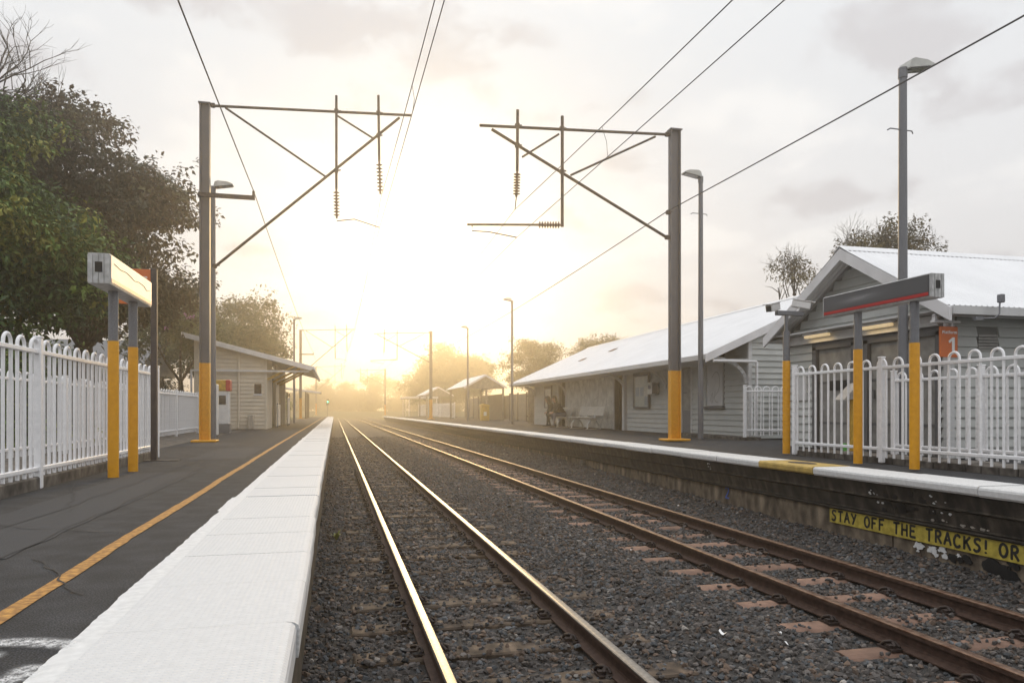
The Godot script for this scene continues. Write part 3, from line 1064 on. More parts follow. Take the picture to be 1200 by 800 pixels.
func waiting_building() -> void:
	var b := Vector3(10.2, PR, -26.9)
	var t := thing("waiting_building", "long grey weatherboard waiting building with wide white roof along the far platform", "building", b)
	var X := 10.2
	var z0 := -37.1
	var z1 := -16.65
	var top := 2.62
	var gaps := [[-32.84, -31.8], [-25.84, -25.0]]
	var st := mk()
	var a := z0
	for q in gaps:
		bx(st, X + 0.03, X + 0.15, PR, top, a, q[0])
		bx(st, X + 0.03, X + 0.15, 2.06, top, q[0], q[1])
		a = q[1]
	bx(st, X + 0.03, X + 0.15, PR, top, a, z1 - 0.03)
	# end walls with their gables, back wall
	for zz in [[z0, z0 + 0.12], [z1 - 0.15, z1 - 0.03]]:
		prism(st, PackedVector2Array([Vector2(X + 0.15, PR), Vector2(16.4, PR), Vector2(16.4, top), Vector2(13.3, 3.95), Vector2(X + 0.15, top - 0.05)]), Vector3(0, 0, zz[0]), Vector3.RIGHT, Vector3.UP, Vector3(0, 0, 0.12))
	bx(st, 16.28, 16.4, PR, top, z0 + 0.12, z1 - 0.15)
	obj_in("wall", st, M.wall_core, t, b)
	var H := 0.152
	var front := part_group("front_wall", t)
	var L := z1 - z0
	var ops := []
	for q in [[-32.9, -25.0, 0, 3.0], [-25.0, -24.62, 0, 3.0], [-20.36, -19.68, 0, 2.05], [-18.84, -17.84, 0.78, 2.2]]:
		ops.append([q[0] - z0, q[1] - z0, q[2], q[3]])
	siding(front, Vector3(X + 0.03, PR, z0) - b, Vector3(0, 0, 1), Vector3(-1, 0, 0), 17, H, func(_y): return [0.0, L - 0.06], ops, M.boards)
	var end := part_group("end_wall", t)
	siding(end, Vector3(X, PR, z1 - 0.03) - b, Vector3(1, 0, 0), Vector3(0, 0, 1), 24, H, func(y): return [0.08 + maxf(0.0, (y - 2.62) / 0.46), 6.0 - maxf(0.0, (y - 2.62) / 0.46)], [], M.boards)
	st = mk()
	bx(st, X - 0.02, X + 0.075, PR, 2.6, z1 - 0.06, z1 + 0.025)
	obj_in("corner_trim", st, M.trim, t, b)
	st = mk()
	bx(st, X - 0.02, X + 0.07, PR, 2.5, z0 - 0.02, z0 + 0.07)
	obj_in("corner_trim", st, M.trim, t, b)
	# pale flat sheeting behind the benches, its cover strips and faint scrawls
	var zz := -31.8
	while zz < -25.9:
		st = mk()
		bx(st, X - 0.008, X + 0.029, PR + 0.02, 2.5, zz + 0.003, zz + 1.487)
		obj_in("wall_panel", st, M.panel, t, b)
		zz += 1.49
	scrawl(t, b, [[-30.6, 1.4], [-30.2, 2.0], [-29.4, 1.3], [-29.0, 1.9]], X - 0.012)
	scrawl(t, b, [[-28.2, 0.9], [-28.6, 1.7], [-27.9, 2.2], [-27.5, 1.5], [-28.0, 1.2]], X - 0.012)
	scrawl(t, b, [[-26.9, 2.1], [-26.6, 1.4], [-26.8, 0.8]], X - 0.012)
	# opening jambs
	for q in gaps:
		st = mk()
		bx(st, X - 0.03, X + 0.16, PR, 2.06, q[0] - 0.07, q[0])
		bx(st, X - 0.03, X + 0.16, PR, 2.06, q[1], q[1] + 0.09)
		obj_in("opening_frame", st, M.trim, t, b)
	st = mk()
	bx(st, X - 0.09, X + 0.03, PR, 2.4, -24.86, -24.68)
	obj_in("post", st, M.trim, t, b)
	# door left half open in the dark opening
	st = mk()
	box(st, Vector3(X + 0.35, 1.03, -25.55), Vector3(0.6, 2.0, 0.04), Basis(Vector3.UP, 0.35))
	obj_in("open_door", st, M.timber_dark, t, b)
	# closed service door behind the mast
	st = mk()
	bx(st, X + 0.005, X + 0.03, PR, 2.0, -20.30, -19.74)
	var dr := obj_in("door", st, M.panel_grey, t, b)
	st = mk()
	bx(st, X - 0.003, X + 0.008, PR + 0.02, 0.75, -20.26, -19.78)
	obj("kick_plate", st, M.galv, dr)
	st = mk()
	tube(st, [Vector3(X - 0.03, 1.28, -20.16), Vector3(X - 0.03, 1.28, -20.0)], 0.018, 6)
	obj("handle", st, M.trim_dark, dr)
	st = mk()
	bx(st, X - 0.02, X + 0.03, PR, 2.06, -20.37, -20.30)
	bx(st, X - 0.02, X + 0.03, PR, 2.06, -19.74, -19.67)
	obj_in("door_frame", st, M.trim, t, b)
	# boarded window at the near end, scrawled over
	st = mk()
	bx(st, X - 0.01, X + 0.03, 0.88, 2.12, -18.78, -17.92)
	var wn := obj_in("boarded_window", st, M.trim, t, b)
	st = mk()
	cbox(st, Vector3(X - 0.03, 0.83, -18.35), Vector3(0.12, 0.07, 1.12), 0.01)
	obj("sill", st, M.trim_dark, wn)
	scrawl(t, b, [[-18.5, 1.65], [-18.2, 1.8], [-18.1, 1.4], [-18.35, 1.1], [-18.15, 0.98]], X - 0.012)
	scrawl(t, b, [[-18.6, 1.0], [-18.45, 1.25], [-18.5, 0.95], [-18.3, 1.3]], X - 0.012)
	# roof: two slopes of corrugated iron, fascia and gutter, barge boards
	var ex := 9.0
	var ey := 2.16
	var rx := 13.3
	var ry := 4.12
	var zn := z1 + 0.12
	st = mk()
	corrugated(st, Vector3(ex, ey, z0 - 0.4), Vector3(0, 0, zn - z0 + 0.4), Vector3(rx - ex, ry - ey, 0), 0.09, 0.011)
	obj_in("roof_sheet", st, M.roof, t, b)
	st = mk()
	corrugated(st, Vector3(17.4, 2.25, z0 - 0.4), Vector3(0, 0, zn - z0 + 0.4), Vector3(rx - 17.4, ry - 2.25, 0), 0.09, 0.011)
	obj_in("roof_sheet", st, M.roof, t, b)
	st = mk()
	bx(st, ex - 0.07, ex + 0.02, ey - 0.135, ey - 0.015, z0 - 0.4, zn)
	obj_in("gutter", st, M.trim, t, b)
	st = mk()
	bx(st, ex + 0.025, X, ey - 0.13, ey - 0.11, z0 - 0.38, zn - 0.05)
	obj_in("soffit", st, M.trim, t, b)
	for zz2 in [zn, z0 - 0.44]:
		st = mk()
		prism(st, PackedVector2Array([Vector2(ex - 0.08, ey - 0.21), Vector2(ex - 0.08, ey - 0.01), Vector2(rx, ry + 0.0), Vector2(17.5, 2.20), Vector2(17.5, 2.0), Vector2(rx, ry - 0.21)]), Vector3(0, 0, zz2), Vector3.RIGHT, Vector3.UP, Vector3(0, 0, 0.035))
		obj_in("barge_board", st, M.trim_white, t, b)
	st = mk()
	prism(st, PackedVector2Array([Vector2(rx - 0.18, ry - 0.06), Vector2(rx, ry + 0.035), Vector2(rx + 0.18, ry - 0.06), Vector2(rx, ry + 0.018)]), Vector3(0, 0, z0 - 0.4), Vector3.RIGHT, Vector3.UP, Vector3(0, 0, zn - z0 + 0.4))
	obj_in("ridge_cap", st, M.roof, t, b)
	# rust patches where sheets were mended
	for q in [[10.9, -31.5], [11.5, -29.3]]:
		st = mk()
		var yy: float = ey + (q[0] - ex) * (ry - ey) / (rx - ex) + 0.03
		box(st, Vector3(q[0], yy, q[1]), Vector3(0.28, 0.012, 0.5), Basis(Vector3(0, 0, 1), atan2(ry - ey, rx - ex)))
		obj_in("mended_patch", st, M.sleepers_far[0], t, b)
	# curved brackets that carry the awning
	for q in [-36.9, -31.75, -24.77, -21.4, -16.75]:
		st = mk()
		var pts := []
		for i in 9:
			var a1 := PI / 2 * i / 8.0
			pts.append(Vector3(X - 0.02 - 0.92 * (1.0 - cos(a1)), 1.45 + 0.62 * sin(a1), q))
		for i in 8:
			var p0: Vector3 = pts[i]
			var p1: Vector3 = pts[i + 1]
			var d := p1 - p0
			box(st, (p0 + p1) / 2, Vector3(d.length() + 0.02, 0.085, 0.07), Basis(Vector3(0, 0, 1), atan2(d.y, d.x)))
		obj_in("awning_bracket", st, M.trim, t, b)
	# pipe rail along the near end
	st = mk()
	tube(st, [Vector3(9.1, 1.98, -16.45), Vector3(10.28, 1.98, -16.45), Vector3(10.3, 1.96, -16.45), Vector3(10.3, 0.1, -16.45)], 0.035, 8)
	obj_in("downpipe", st, M.trim_white, t, b)
	# concrete ramp edge at its foot
	st = mk()
	bx(st, X - 0.5, X - 0.03, PR - 0.03, PR + 0.06, -20.0, z1 + 0.6)
	obj_in("plinth", st, M.kerb, t, b)
	# poster cases and box hang on the wall: things of their own
	poster_case(Vector3(X - 0.03, 1.40, -23.2), 1.28, 1.14, "glazed poster case on the wall right of the metal bench", 3)
	poster_case(Vector3(X - 0.03, 1.36, -34.4), 1.17, 0.98, "pale poster case on the wall beyond the seated people", 8)
	var pb := thing("wall_telephone", "grey telephone box on the weatherboard wall beside the poster case", "telephone", Vector3(X - 0.03, 1.27, -22.07))
	st = mk()
	cbox(st, Vector3(-0.12, 0.2, 0), Vector3(0.24, 0.41, 0.40), 0.03)
	obj("casing", st, M.panel, pb)
	st = mk()
	box(st, Vector3(-0.15, 0.2, 0.21), Vector3(0.2, 0.36, 0.03))
	obj("side_cover", st, M.trim_dark, pb)
	st = mk()
	box(st, Vector3(-0.25, 0.24, 0.0), Vector3(0.02, 0.12, 0.16))
	obj("keypad", st, M.galv, pb)

func scrawl(t: Node3D, b: Vector3, pts: Array, x: float) -> void:
	var c := Curve3D.new()
	for i in pts.size():
		var p := Vector3(x, pts[i][1], pts[i][0])
		var d := Vector3.ZERO
		if i > 0 and i < pts.size() - 1:
			d = Vector3(0, pts[i + 1][1] - pts[i - 1][1], pts[i + 1][0] - pts[i - 1][0]) * 0.3
		c.add_point(p, -d, d)
	c.bake_interval = 0.06
	var st := mk()
	var bp := c.get_baked_points()
	for i in bp.size() - 1:
		var d := (bp[i + 1] - bp[i]).normalized()
		var o := d.cross(Vector3.RIGHT) * 0.014
		quad(st, bp[i] - o, bp[i] + o, bp[i + 1] + o, bp[i + 1] - o, Vector3.LEFT)
	obj_in("scrawl", st, M.faint, t, b)

func poster_case(at: Vector3, wd: float, ht: float, label: String, sd: int) -> void:
	var t := thing("poster_case", label, "poster case", at, 0.0, "poster cases on the waiting building")
	var st := mk()
	var f := 0.05
	bx(st, -0.07, 0.0, -ht / 2, -ht / 2 + f, -wd / 2, wd / 2)
	bx(st, -0.07, 0.0, ht / 2 - f, ht / 2 + 0.1, -wd / 2, wd / 2)
	bx(st, -0.07, 0.0, -ht / 2 + f, ht / 2 - f, -wd / 2, -wd / 2 + f)
	bx(st, -0.07, 0.0, -ht / 2 + f, ht / 2 - f, wd / 2 - f, wd / 2)
	obj("frame", st, M.trim_dark, t)
	st = mk()
	bx(st, -0.015, -0.002, -ht / 2 + f, ht / 2 - f, -wd / 2 + f, wd / 2 - f)
	obj("backing", st, M.panel, t)
	var r := RandomNumberGenerator.new()
	r.seed = sd
	var cols := [lin(0.5, 0.52, 0.5), lin(0.30, 0.38, 0.36), lin(0.62, 0.6, 0.55), lin(0.42, 0.10, 0.06), lin(0.25, 0.32, 0.42), lin(0.55, 0.55, 0.5)]
	if sd == 8: cols = [lin(0.52, 0.52, 0.48), lin(0.56, 0.56, 0.53)]
	for i in 3:
		for j in 3:
			var w := (wd - 0.16) / 3
			var h := (ht - 0.16) / 3
			st = mk()
			bx(st, -0.021 - 0.001 * j, -0.016, -h * 0.46, h * 0.46, -w * r.randf_range(0.36, 0.47), w * r.randf_range(0.36, 0.47))
			var o := obj("poster", st, mat(cols[r.randi_range(0, cols.size() - 1)], 0.6), t)
			o.position = Vector3(0, (j - 1) * h, (i - 1) * w)
	st = mk()
	bx(st, -0.060, -0.056, -ht / 2 + f, ht / 2 - f, -wd / 2 + f, wd / 2 - f)
	obj("glass", st, M.glass, t)

func near_shelter() -> void:
	# lean-to shelter on the near platform; its end wall faces the camera
	var b := Vector3(-4.0, 0, -31.0)
	var t := thing("platform_shelter", "cream weatherboard shelter with sloping roof and yellow braces on near platform", "shelter", b, 0.0, "platform shelters")
	var st := mk()
	var zf := -31.0
	var zb := -43.0
	var xl := -5.35
	var xr := -2.68
	prism(st, PackedVector2Array([Vector2(xl, 0), Vector2(xr, 0), Vector2(xr, 2.9), Vector2(xl, 3.62)]), Vector3(0, 0, zf - 0.15), Vector3.RIGHT, Vector3.UP, Vector3(0, 0, 0.12))
	bx(st, xl, xl + 0.12, 0, 3.5, zf - 0.15, zb)
	bx(st, xl + 0.12, xr, 0, 3.0, zb, zb + 0.12)
	bx(st, xr - 0.12, xr, 0, 2.9, zf - 0.15, zf - 3.0)
	bx(st, xr - 0.12, xr, 0, 2.9, zf - 5.2, zf - 7.0)
	bx(st, xr - 0.12, xr, 2.2, 2.9, zf - 7.0, zb + 0.12)
	obj_in("wall", st, M.boards_tan[0], t, b)
	var end := part_group("end_wall", t)
	siding(end, Vector3(xl, 0.02, zf - 0.03) - b, Vector3(1, 0, 0), Vector3(0, 0, 1), 23, 0.155, func(y):
		var hi := xr - xl
		if y > 2.86: hi = (3.62 - y) / 0.27
		return [0.0, maxf(hi, 0.0)], [], M.boards_tan)
	st = mk()
	bx(st, xr - 0.06, xr + 0.03, 0, 2.9, zf - 0.06, zf + 0.03)
	obj_in("corner_trim", st, M.boards_tan[1], t, b)
	st = mk()
	bx(st, xl - 0.03, xl + 0.06, 0, 3.6, zf - 0.06, zf + 0.03)
	obj_in("corner_trim", st, M.boards_tan[1], t, b)
	# roof
	st = mk()
	corrugated(st, Vector3(-0.95, 2.56, zb - 0.3), Vector3(0, 0, zf - zb + 0.6), Vector3(-4.85, 1.25, 0), 0.09, 0.011)
	obj_in("roof_sheet", st, M.roof_tan, t, b)
	st = mk()
	prism(st, PackedVector2Array([Vector2(-0.92, 2.36), Vector2(-0.92, 2.55), Vector2(-5.8, 3.80), Vector2(-5.8, 3.62)]), Vector3(0, 0, zf + 0.27), Vector3.RIGHT, Vector3.UP, Vector3(0, 0, 0.035))
	obj_in("barge_board", st, M.trim_white, t, b)
	st = mk()
	bx(st, -0.92, -0.80, 2.42, 2.54, zb - 0.3, zf + 0.3)
	obj_in("gutter", st, M.trim_white, t, b)
	st = mk()
	bx(st, -5.5, -1.02, 2.30, 2.37, zf + 0.06, zf + 0.12)
	bx(st, -5.5, -5.43, 1.4, 2.30, zf + 0.06, zf + 0.12)
	obj_in("pipe_rail", st, M.trim_white, t, b)
	# yellow braces under the overhang
	for z in [zf - 0.2, zf - 2.9, zf - 5.3, zf - 7.0]:
		st = mk()
		var p0 := Vector3(xr + 0.02, 2.0, z)
		var p1 := Vector3(-1.5, 2.62, z)
		var d := p1 - p0
		box(st, (p0 + p1) / 2, Vector3(d.length(), 0.09, 0.07), Basis(Vector3(0, 0, 1), atan2(d.y, d.x)))
		obj_in("brace", st, M.yellow_plain, t, b)
	st = mk()
	bx(st, xr - 0.08, xr - 0.03, 0, 2.2, zf - 3.0, zf - 3.8)
	obj_in("door", st, M.timber_dark, t, b)
	for z in [zf - 7.0, zf - 9.5]:
		st = mk()
		bx(st, xr - 0.1, xr, 0, 2.4, z - 0.1, z)
		obj_in("post", st, M.boards_tan[0], t, b)
	# small window with pale sill, downpipe, box by the wall
	st = mk()
	bx(st, -3.13, -2.86, 1.42, 1.82, zf - 0.04, zf + 0.015)
	var w := obj_in("window", st, M.steel_dark, t, b)
	st = mk()
	bx(st, -3.16, -2.83, 1.35, 1.42, zf - 0.04, zf + 0.04)
	obj("sill", st, M.trim_white, w)
	st = mk()
	tube(st, [Vector3(-3.72, 3.1, zf + 0.045), Vector3(-3.72, 0.4, zf + 0.045), Vector3(-3.74, 0.05, zf + 0.1)], 0.035, 8)
	obj_in("downpipe", st, M.boards_tan[1], t, b)
	st = mk()
	cbox(st, Vector3(-2.75, 2.93, zf + 0.12), Vector3(0.16, 0.16, 0.18), 0.01)
	obj_in("junction_box", st, M.trim_white, t, b)
	var c := thing("equipment_cabinet", "small pale cabinet on the platform against the cream shelter's end wall", "cabinet", Vector3(-3.25, 0.0, zf + 0.18))
	st = mk()
	cbox(st, Vector3(0, 0.3, 0), Vector3(0.2, 0.56, 0.2), 0.015)
	obj("casing", st, M.cream, c)
	st = mk()
	bx(st, -0.12, 0.12, 0.0, 0.03, -0.12, 0.12)
	obj("plinth", st, M.kerb, c)
	# white screens beside the shelter
	for q in [[-2.45, -34.6, "white screen panel beside the dark doorway of the cream shelter", 0.95], [-2.3, -39.2, "taller white screen panel at the far end of the cream shelter", 1.35]]:
		var s := thing("screen_panel", q[2], "screen", Vector3(q[0], 0, q[1]), 0.0, "white screens on the near platform")
		st = mk()
		cbox(st, Vector3(0, q[3] / 2 + 0.08, 0), Vector3(0.05, q[3], 1.5), 0.01)
		obj("panel", st, M.sign_white, s)
		for z in [-0.7, 0.7]:
			st = mk()
			tube(st, [Vector3(0, 0, z), Vector3(0, q[3] + 0.12, z)], 0.03, 6)
			obj("post", st, M.galv, s)

func far_shelters() -> void:
	# gabled shelters on the far platform
	var defs := [[9.35, 12.3, -53.0, -62.0, 2.5, 3.42, "gabled shelter with pale roof past the waiting building and yellow bin"], [9.2, 12.1, -77.0, -84.0, 2.4, 3.28, "smaller gabled shelter second past the waiting building"]]
	for d in defs:
		var b := Vector3(d[0], PR, d[2])
		var t := thing("gable_shelter", d[6], "shelter", b, 0.0, "gabled shelters on the far platform")
		var xm: float = (d[0] + d[1]) / 2
		for s in [0, 1]:
			var st := mk()
			var xe: float = d[0] - 0.15 if s == 0 else d[1] + 0.15
			corrugated(st, Vector3(xe, d[4], d[3]), Vector3(0, 0, d[2] - d[3]), Vector3(xm - xe, d[5] - d[4], 0), 0.12, 0.012)
			obj_in("roof_sheet", st, M.roof, t, b)
			st = mk()
			prism(st, PackedVector2Array([Vector2(xe, d[4] - 0.16), Vector2(xe, d[4] - 0.01), Vector2(xm, d[5]), Vector2(xm, d[5] - 0.16)]), Vector3(0, 0, d[2]), Vector3.RIGHT, Vector3.UP, Vector3(0, 0, 0.04))
			obj_in("barge_board", st, M.trim_white, t, b)
		var st := mk()
		prism(st, PackedVector2Array([Vector2(d[0] + 0.1, d[4] - 0.14), Vector2(d[1] - 0.1, d[4] - 0.14), Vector2(d[1] - 0.1, d[4] - 0.02), Vector2(xm, d[5] - 0.1), Vector2(d[0] + 0.1, d[4] - 0.02)]), Vector3(0, 0, d[2] - 0.12), Vector3.RIGHT, Vector3.UP, Vector3(0, 0, 0.08))
		obj_in("gable_panel", st, M.fence_tan, t, b)
		for x in [d[0] + 0.15, xm, d[1] - 0.2]:
			for z in [d[2] - 0.2, d[3] + 0.3]:
				st = mk()
				bx(st, x, x + 0.14, PR, d[4] - 0.02, z, z + 0.14)
				obj_in("post", st, M.fence_tan, t, b)
		st = mk()
		bx(st, d[1] - 0.1, d[1] - 0.02, PR, 2.0, d[2] - 0.3, d[3])
		obj_in("back_wall", st, M.fence_tan, t, b)
	# flat roofed shelter beyond
	var b2 := Vector3(9.4, PR, -92.0)
	var f := thing("flat_shelter", "low flat roofed white shelter at the far end of the far platform", "shelter", b2)
	var st2 := mk()
	bx(st2, -0.9, 3.2, 2.25, 2.42, -7.0, 2.0)
	obj("roof", st2, M.roof, f)
	for x in [-0.6, 2.8]:
		for z in [-6.6, -2.4, 1.6]:
			st2 = mk()
			bx(st2, x, x + 0.12, 0.0, 2.25, z, z + 0.12)
			obj("post", st2, M.trim_white, f)
	st2 = mk()
	bx(st2, 2.9, 2.98, 0.2, 1.7, -6.5, 1.6)
	obj("back_panel", st2, M.sign_white, f)
	# second shelter on the near platform
	var b3 := Vector3(-3.0, 0, -72.0)
	var n := thing("platform_shelter", "open lean-to shelter farther along the near platform", "shelter", b3, 0.0, "platform shelters")
	st2 = mk()
	corrugated(st2, Vector3(1.7, 2.5, -8.0), Vector3(0, 0, 9.0), Vector3(-3.6, 0.45, 0), 0.12, 0.012)
	obj("roof_sheet", st2, M.roof_tan, n)
	st2 = mk()
	prism(st2, PackedVector2Array([Vector2(1.72, 2.34), Vector2(1.72, 2.49), Vector2(-1.9, 2.94), Vector2(-1.9, 2.78)]), Vector3(0, 0, 1.0), Vector3.RIGHT, Vector3.UP, Vector3(0, 0, 0.05))
	obj("barge_board", st2, M.trim_white, n)
	for x in [-1.6, 0.3]:
		for z in [0.6, -3.4, -7.4]:
			st2 = mk()
			bx(st2, x, x + 0.12, 0, 2.5, z, z + 0.12)
			obj("post", st2, M.timber_dark, n)
	st2 = mk()
	bx(st2, -1.7, -1.62, 0.0, 2.6, -7.6, 0.7)
	obj("back_wall", st2, M.boards_tan[0], n)
	# tan sheet-metal fence behind the far platform
	var fb := Vector3(12.4, PR, -37.5)
	var fe := thing("sheet_metal_fence", "tall tan sheet metal fence running behind the far shelters", "fence", fb)
	for i in 14:
		st2 = mk()
		for k in 12:
			var z0 := -i * 2.4 - k * 0.2
			box(st2, Vector3(0.02 * (k % 2), 0.95, z0 - 0.1), Vector3(0.03, 1.75 + 0.05 * (i % 3), 0.2))
		obj("fence_panel", st2, M.fence_tan, fe)
		st2 = mk()
		bx(st2, -0.05, 0.05, 0, 1.95, -i * 2.4 - 0.04, -i * 2.4 + 0.04)
		obj("post", st2, M.timber_dark, fe)
	# gate panel at the end of the waiting building
	var gb := Vector3(10.5, PR, -38.6)
	var ga := thing("side_gate", "tan slatted side gate with white latch at the end of the waiting building", "gate", gb)
	for i in 12:
		st2 = mk()
		box(st2, Vector3(i * 0.155 - 0.2, 0.93, 0), Vector3(0.135, 1.8, 0.025))
		obj("slat", st2, M.fence_tan, ga)
	st2 = mk()
	for y in [0.4, 1.5]:
		box(st2, Vector3(0.6, y, -0.03), Vector3(1.9, 0.08, 0.03))
	obj("rail", st2, M.timber_dark, ga)
	st2 = mk()
	box(st2, Vector3(0.55, 0.9, 0.03), Vector3(0.55, 0.05, 0.03))
	box(st2, Vector3(0.35, 0.98, 0.03), Vector3(0.05, 0.3, 0.03))
	obj("latch", st2, M.sign_white, ga)

# ------------------------------------------------------------------ overhead line
func h_section(st: SurfaceTool, c: Vector3, w: float, d: float, y0: float, y1: float) -> void:
	var t := 0.028
	bx(st, c.x - w / 2, c.x - w / 2 + t, y0, y1, c.z - d / 2, c.z + d / 2)
	bx(st, c.x + w / 2 - t, c.x + w / 2, y0, y1, c.z - d / 2, c.z + d / 2)
	bx(st, c.x - w / 2 + t, c.x + w / 2 - t, y0, y1, c.z - 0.012, c.z + 0.012)

func insulator(parent: Node3D, a: Vector3, b: Vector3) -> void:
	var st := mk()
	tube(st, [a, b], 0.028, 8)
	var d := (b - a)
	for i in 8:
		var f := 0.12 + 0.76 * i / 7.0
		var p := a + d * f
		var u := d.normalized()
		tube(st, [p - u * 0.012, p, p + u * 0.02], [0.03, 0.085, 0.035], 12)
	obj("insulator", st, M.insulator, parent)

func rod(parent: Node3D, called: String, pts: Array, r: float, m: Material) -> void:
	var st := mk()
	tube(st, pts, r, 8)
	obj(called, st, m, parent)

func clamp_at(parent: Node3D, p: Vector3) -> void:
	var st := mk()
	cbox(st, p, Vector3(0.10, 0.10, 0.10), 0.015)
	tube(st, [p + Vector3(0.05, 0.02, -0.03), p + Vector3(0.11, 0.03, -0.03)], 0.018, 6)
	obj("clamp", st, M.steel_dark, parent)

func overhead() -> void:
	# near-side mast
	var g := "overhead line masts beside the tracks"
	var L := thing("overhead_mast", "grey overhead line mast with yellow base on near platform, nearest of its row", "mast", Vector3(-3.02, 0, -18.8), 0.0, g)
	var o := Vector3(3.02, 0, 0)
	var st := mk()
	h_section(st, Vector3.ZERO, 0.23, 0.17, 1.892, 8.08)
	obj("column", st, M.mast, L)
	st = mk()
	h_section(st, Vector3.ZERO, 0.234, 0.174, 0.05, 1.89)
	obj("painted_base", st, M.yellow, L)
	st = mk()
	cbox(st, Vector3(0, 0.026, 0), Vector3(0.56, 0.05, 0.5), 0.01)
	obj("base_plate", st, M.yellow, L)
	st = mk()
	box(st, Vector3(0, 8.09, 0), Vector3(0.28, 0.03, 0.22))
	obj("cap_plate", st, M.mast, L)
	rod(L, "top_tube", [Vector3(-2.86, 8.06, 0) + o, Vector3(1.9, 8.28, 0) + o], 0.032, M.steel_dark)
	rod(L, "strut", [Vector3(-2.79, 4.21, 0) + o, Vector3(1.6, 8.19, 0) + o], 0.034, M.steel_dark)
	rod(L, "stay", [Vector3(-2.56, 8.04, 0) + o, Vector3(-0.19, 6.54, 0) + o], 0.026, M.steel_dark)
	rod(L, "stay", [Vector3(0.06, 8.1, 0) + o, Vector3(0.98, 7.59, 0) + o], 0.024, M.steel_dark)
	rod(L, "drop_tube", [Vector3(0.04, 8.57, 0.06) + o, Vector3(0.04, 6.25, 0.06) + o], 0.034, M.steel_dark)
	rod(L, "drop_tube", [Vector3(1.07, 8.68, 0.06) + o, Vector3(1.09, 7.03, 0.06) + o], 0.034, M.steel_dark)
	for p in [Vector3(0.04, 8.2, 0.03), Vector3(1.07, 8.25, 0.03), Vector3(0.04, 6.72, 0.03), Vector3(1.07, 7.68, 0.03), Vector3(-2.84, 8.07, 0), Vector3(-2.80, 4.22, 0)]:
		clamp_at(L, p + o)
	insulator(L, Vector3(0.04, 6.25, 0.06) + o, Vector3(0.05, 5.52, 0.06) + o)
	insulator(L, Vector3(1.09, 7.03, 0.06) + o, Vector3(1.12, 6.2, 0.06) + o)
	rod(L, "registration_arm", [Vector3(0.05, 5.46, 0.06) + o, Vector3(0.48, 5.53, 0.06) + o, Vector3(1.09, 5.36, 0.06) + o], 0.014, M.steel_dark)
	st = mk()
	box(st, Vector3(-2.51, 5.87, 0.16) + o, Vector3(1.28, 0.10, 0.06))
	cbox(st, Vector3(-1.90, 5.97, 0.16) + o, Vector3(0.06, 0.13, 0.06), 0.01)
	obj("feeder_bracket", st, M.steel_dark, L)
	copy(L, "near platform overhead line mast seen past the cream shelter, second of its row", Vector3(-3.02, 0, -69.5), "overhead_mast")
	copy(L, "farthest overhead line mast at the end of the near platform", Vector3(-3.02, 0, -127.0), "overhead_mast")
	# far-side mast
	var R := thing("overhead_mast", "overhead line mast with yellow base before the waiting building, nearest on far platform", "mast", Vector3(7.79, PR, -15.9), 0.0, g)
	o = Vector3(-7.79, -PR, 0)
	st = mk()
	h_section(st, Vector3.ZERO, 0.25, 0.16, 1.652, 7.3)
	obj("column", st, M.mast, R)
	st = mk()
	h_section(st, Vector3.ZERO, 0.254, 0.164, 0.05, 1.65)
	obj("painted_base", st, M.yellow, R)
	st = mk()
	cbox(st, Vector3(0, 0.026, 0), Vector3(0.58, 0.05, 0.5), 0.01)
	obj("base_plate", st, M.yellow, R)
	st = mk()
	box(st, Vector3(0, 7.31, 0), Vector3(0.30, 0.03, 0.22))
	obj("cap_plate", st, M.mast, R)
	rod(R, "top_tube", [Vector3(7.7, 7.24, 0) + o, Vector3(3.11, 7.04, 0) + o], 0.032, M.steel_dark)
	rod(R, "strut", [Vector3(7.62, 4.8, 0) + o, Vector3(3.38, 6.98, 0) + o], 0.034, M.steel_dark)
	rod(R, "stay", [Vector3(7.3, 7.16, 0) + o, Vector3(5.22, 6.10, 0) + o], 0.026, M.steel_dark)
	rod(R, "stay", [Vector3(4.08, 6.42, 0) + o, Vector3(4.94, 7.01, 0) + o], 0.024, M.steel_dark)
	rod(R, "drop_tube", [Vector3(3.96, 7.44, 0.06) + o, Vector3(3.95, 6.07, 0.06) + o], 0.034, M.steel_dark)
	rod(R, "drop_tube", [Vector3(5.0, 7.4, 0.06) + o, Vector3(5.0, 4.9, 0.06) + o], 0.036, M.steel_dark)
	for p in [Vector3(3.96, 7.1, 0.03), Vector3(5.0, 7.13, 0.03), Vector3(3.96, 6.66, 0.03), Vector3(5.0, 6.16, 0.03), Vector3(7.6, 7.24, 0), Vector3(7.6, 4.82, 0), Vector3(7.58, 5.38, 0.1)]:
		clamp_at(R, p + o)
	insulator(R, Vector3(3.95, 6.07, 0.06) + o, Vector3(3.93, 5.5, 0.06) + o)
	rod(R, "hanger", [Vector3(3.93, 5.5, 0.06) + o, Vector3(3.90, 5.22, 0.06) + o], 0.012, M.steel_dark)
	insulator(R, Vector3(4.98, 4.94, 0.06) + o, Vector3(4.40, 4.91, 0.06) + o)
	rod(R, "registration_arm", [Vector3(4.40, 4.91, 0.06) + o, Vector3(2.82, 4.82, 0.06) + o], 0.026, M.steel_dark)
	rod(R, "steady_arm", [Vector3(2.93, 4.80, 0.06) + o, Vector3(2.93, 4.69, 0.06) + o, Vector3(3.3, 4.69, 0.06) + o, Vector3(3.94, 4.60, 0.06) + o], 0.014, M.steel_dark)
	copy(R, "far platform overhead line mast standing before the big domed tree", Vector3(7.79, PR, -61.0), "overhead_mast")
	copy(R, "distant thin overhead line mast beyond the flat roofed shelter", Vector3(7.79, PR, -118.0), "overhead_mast")
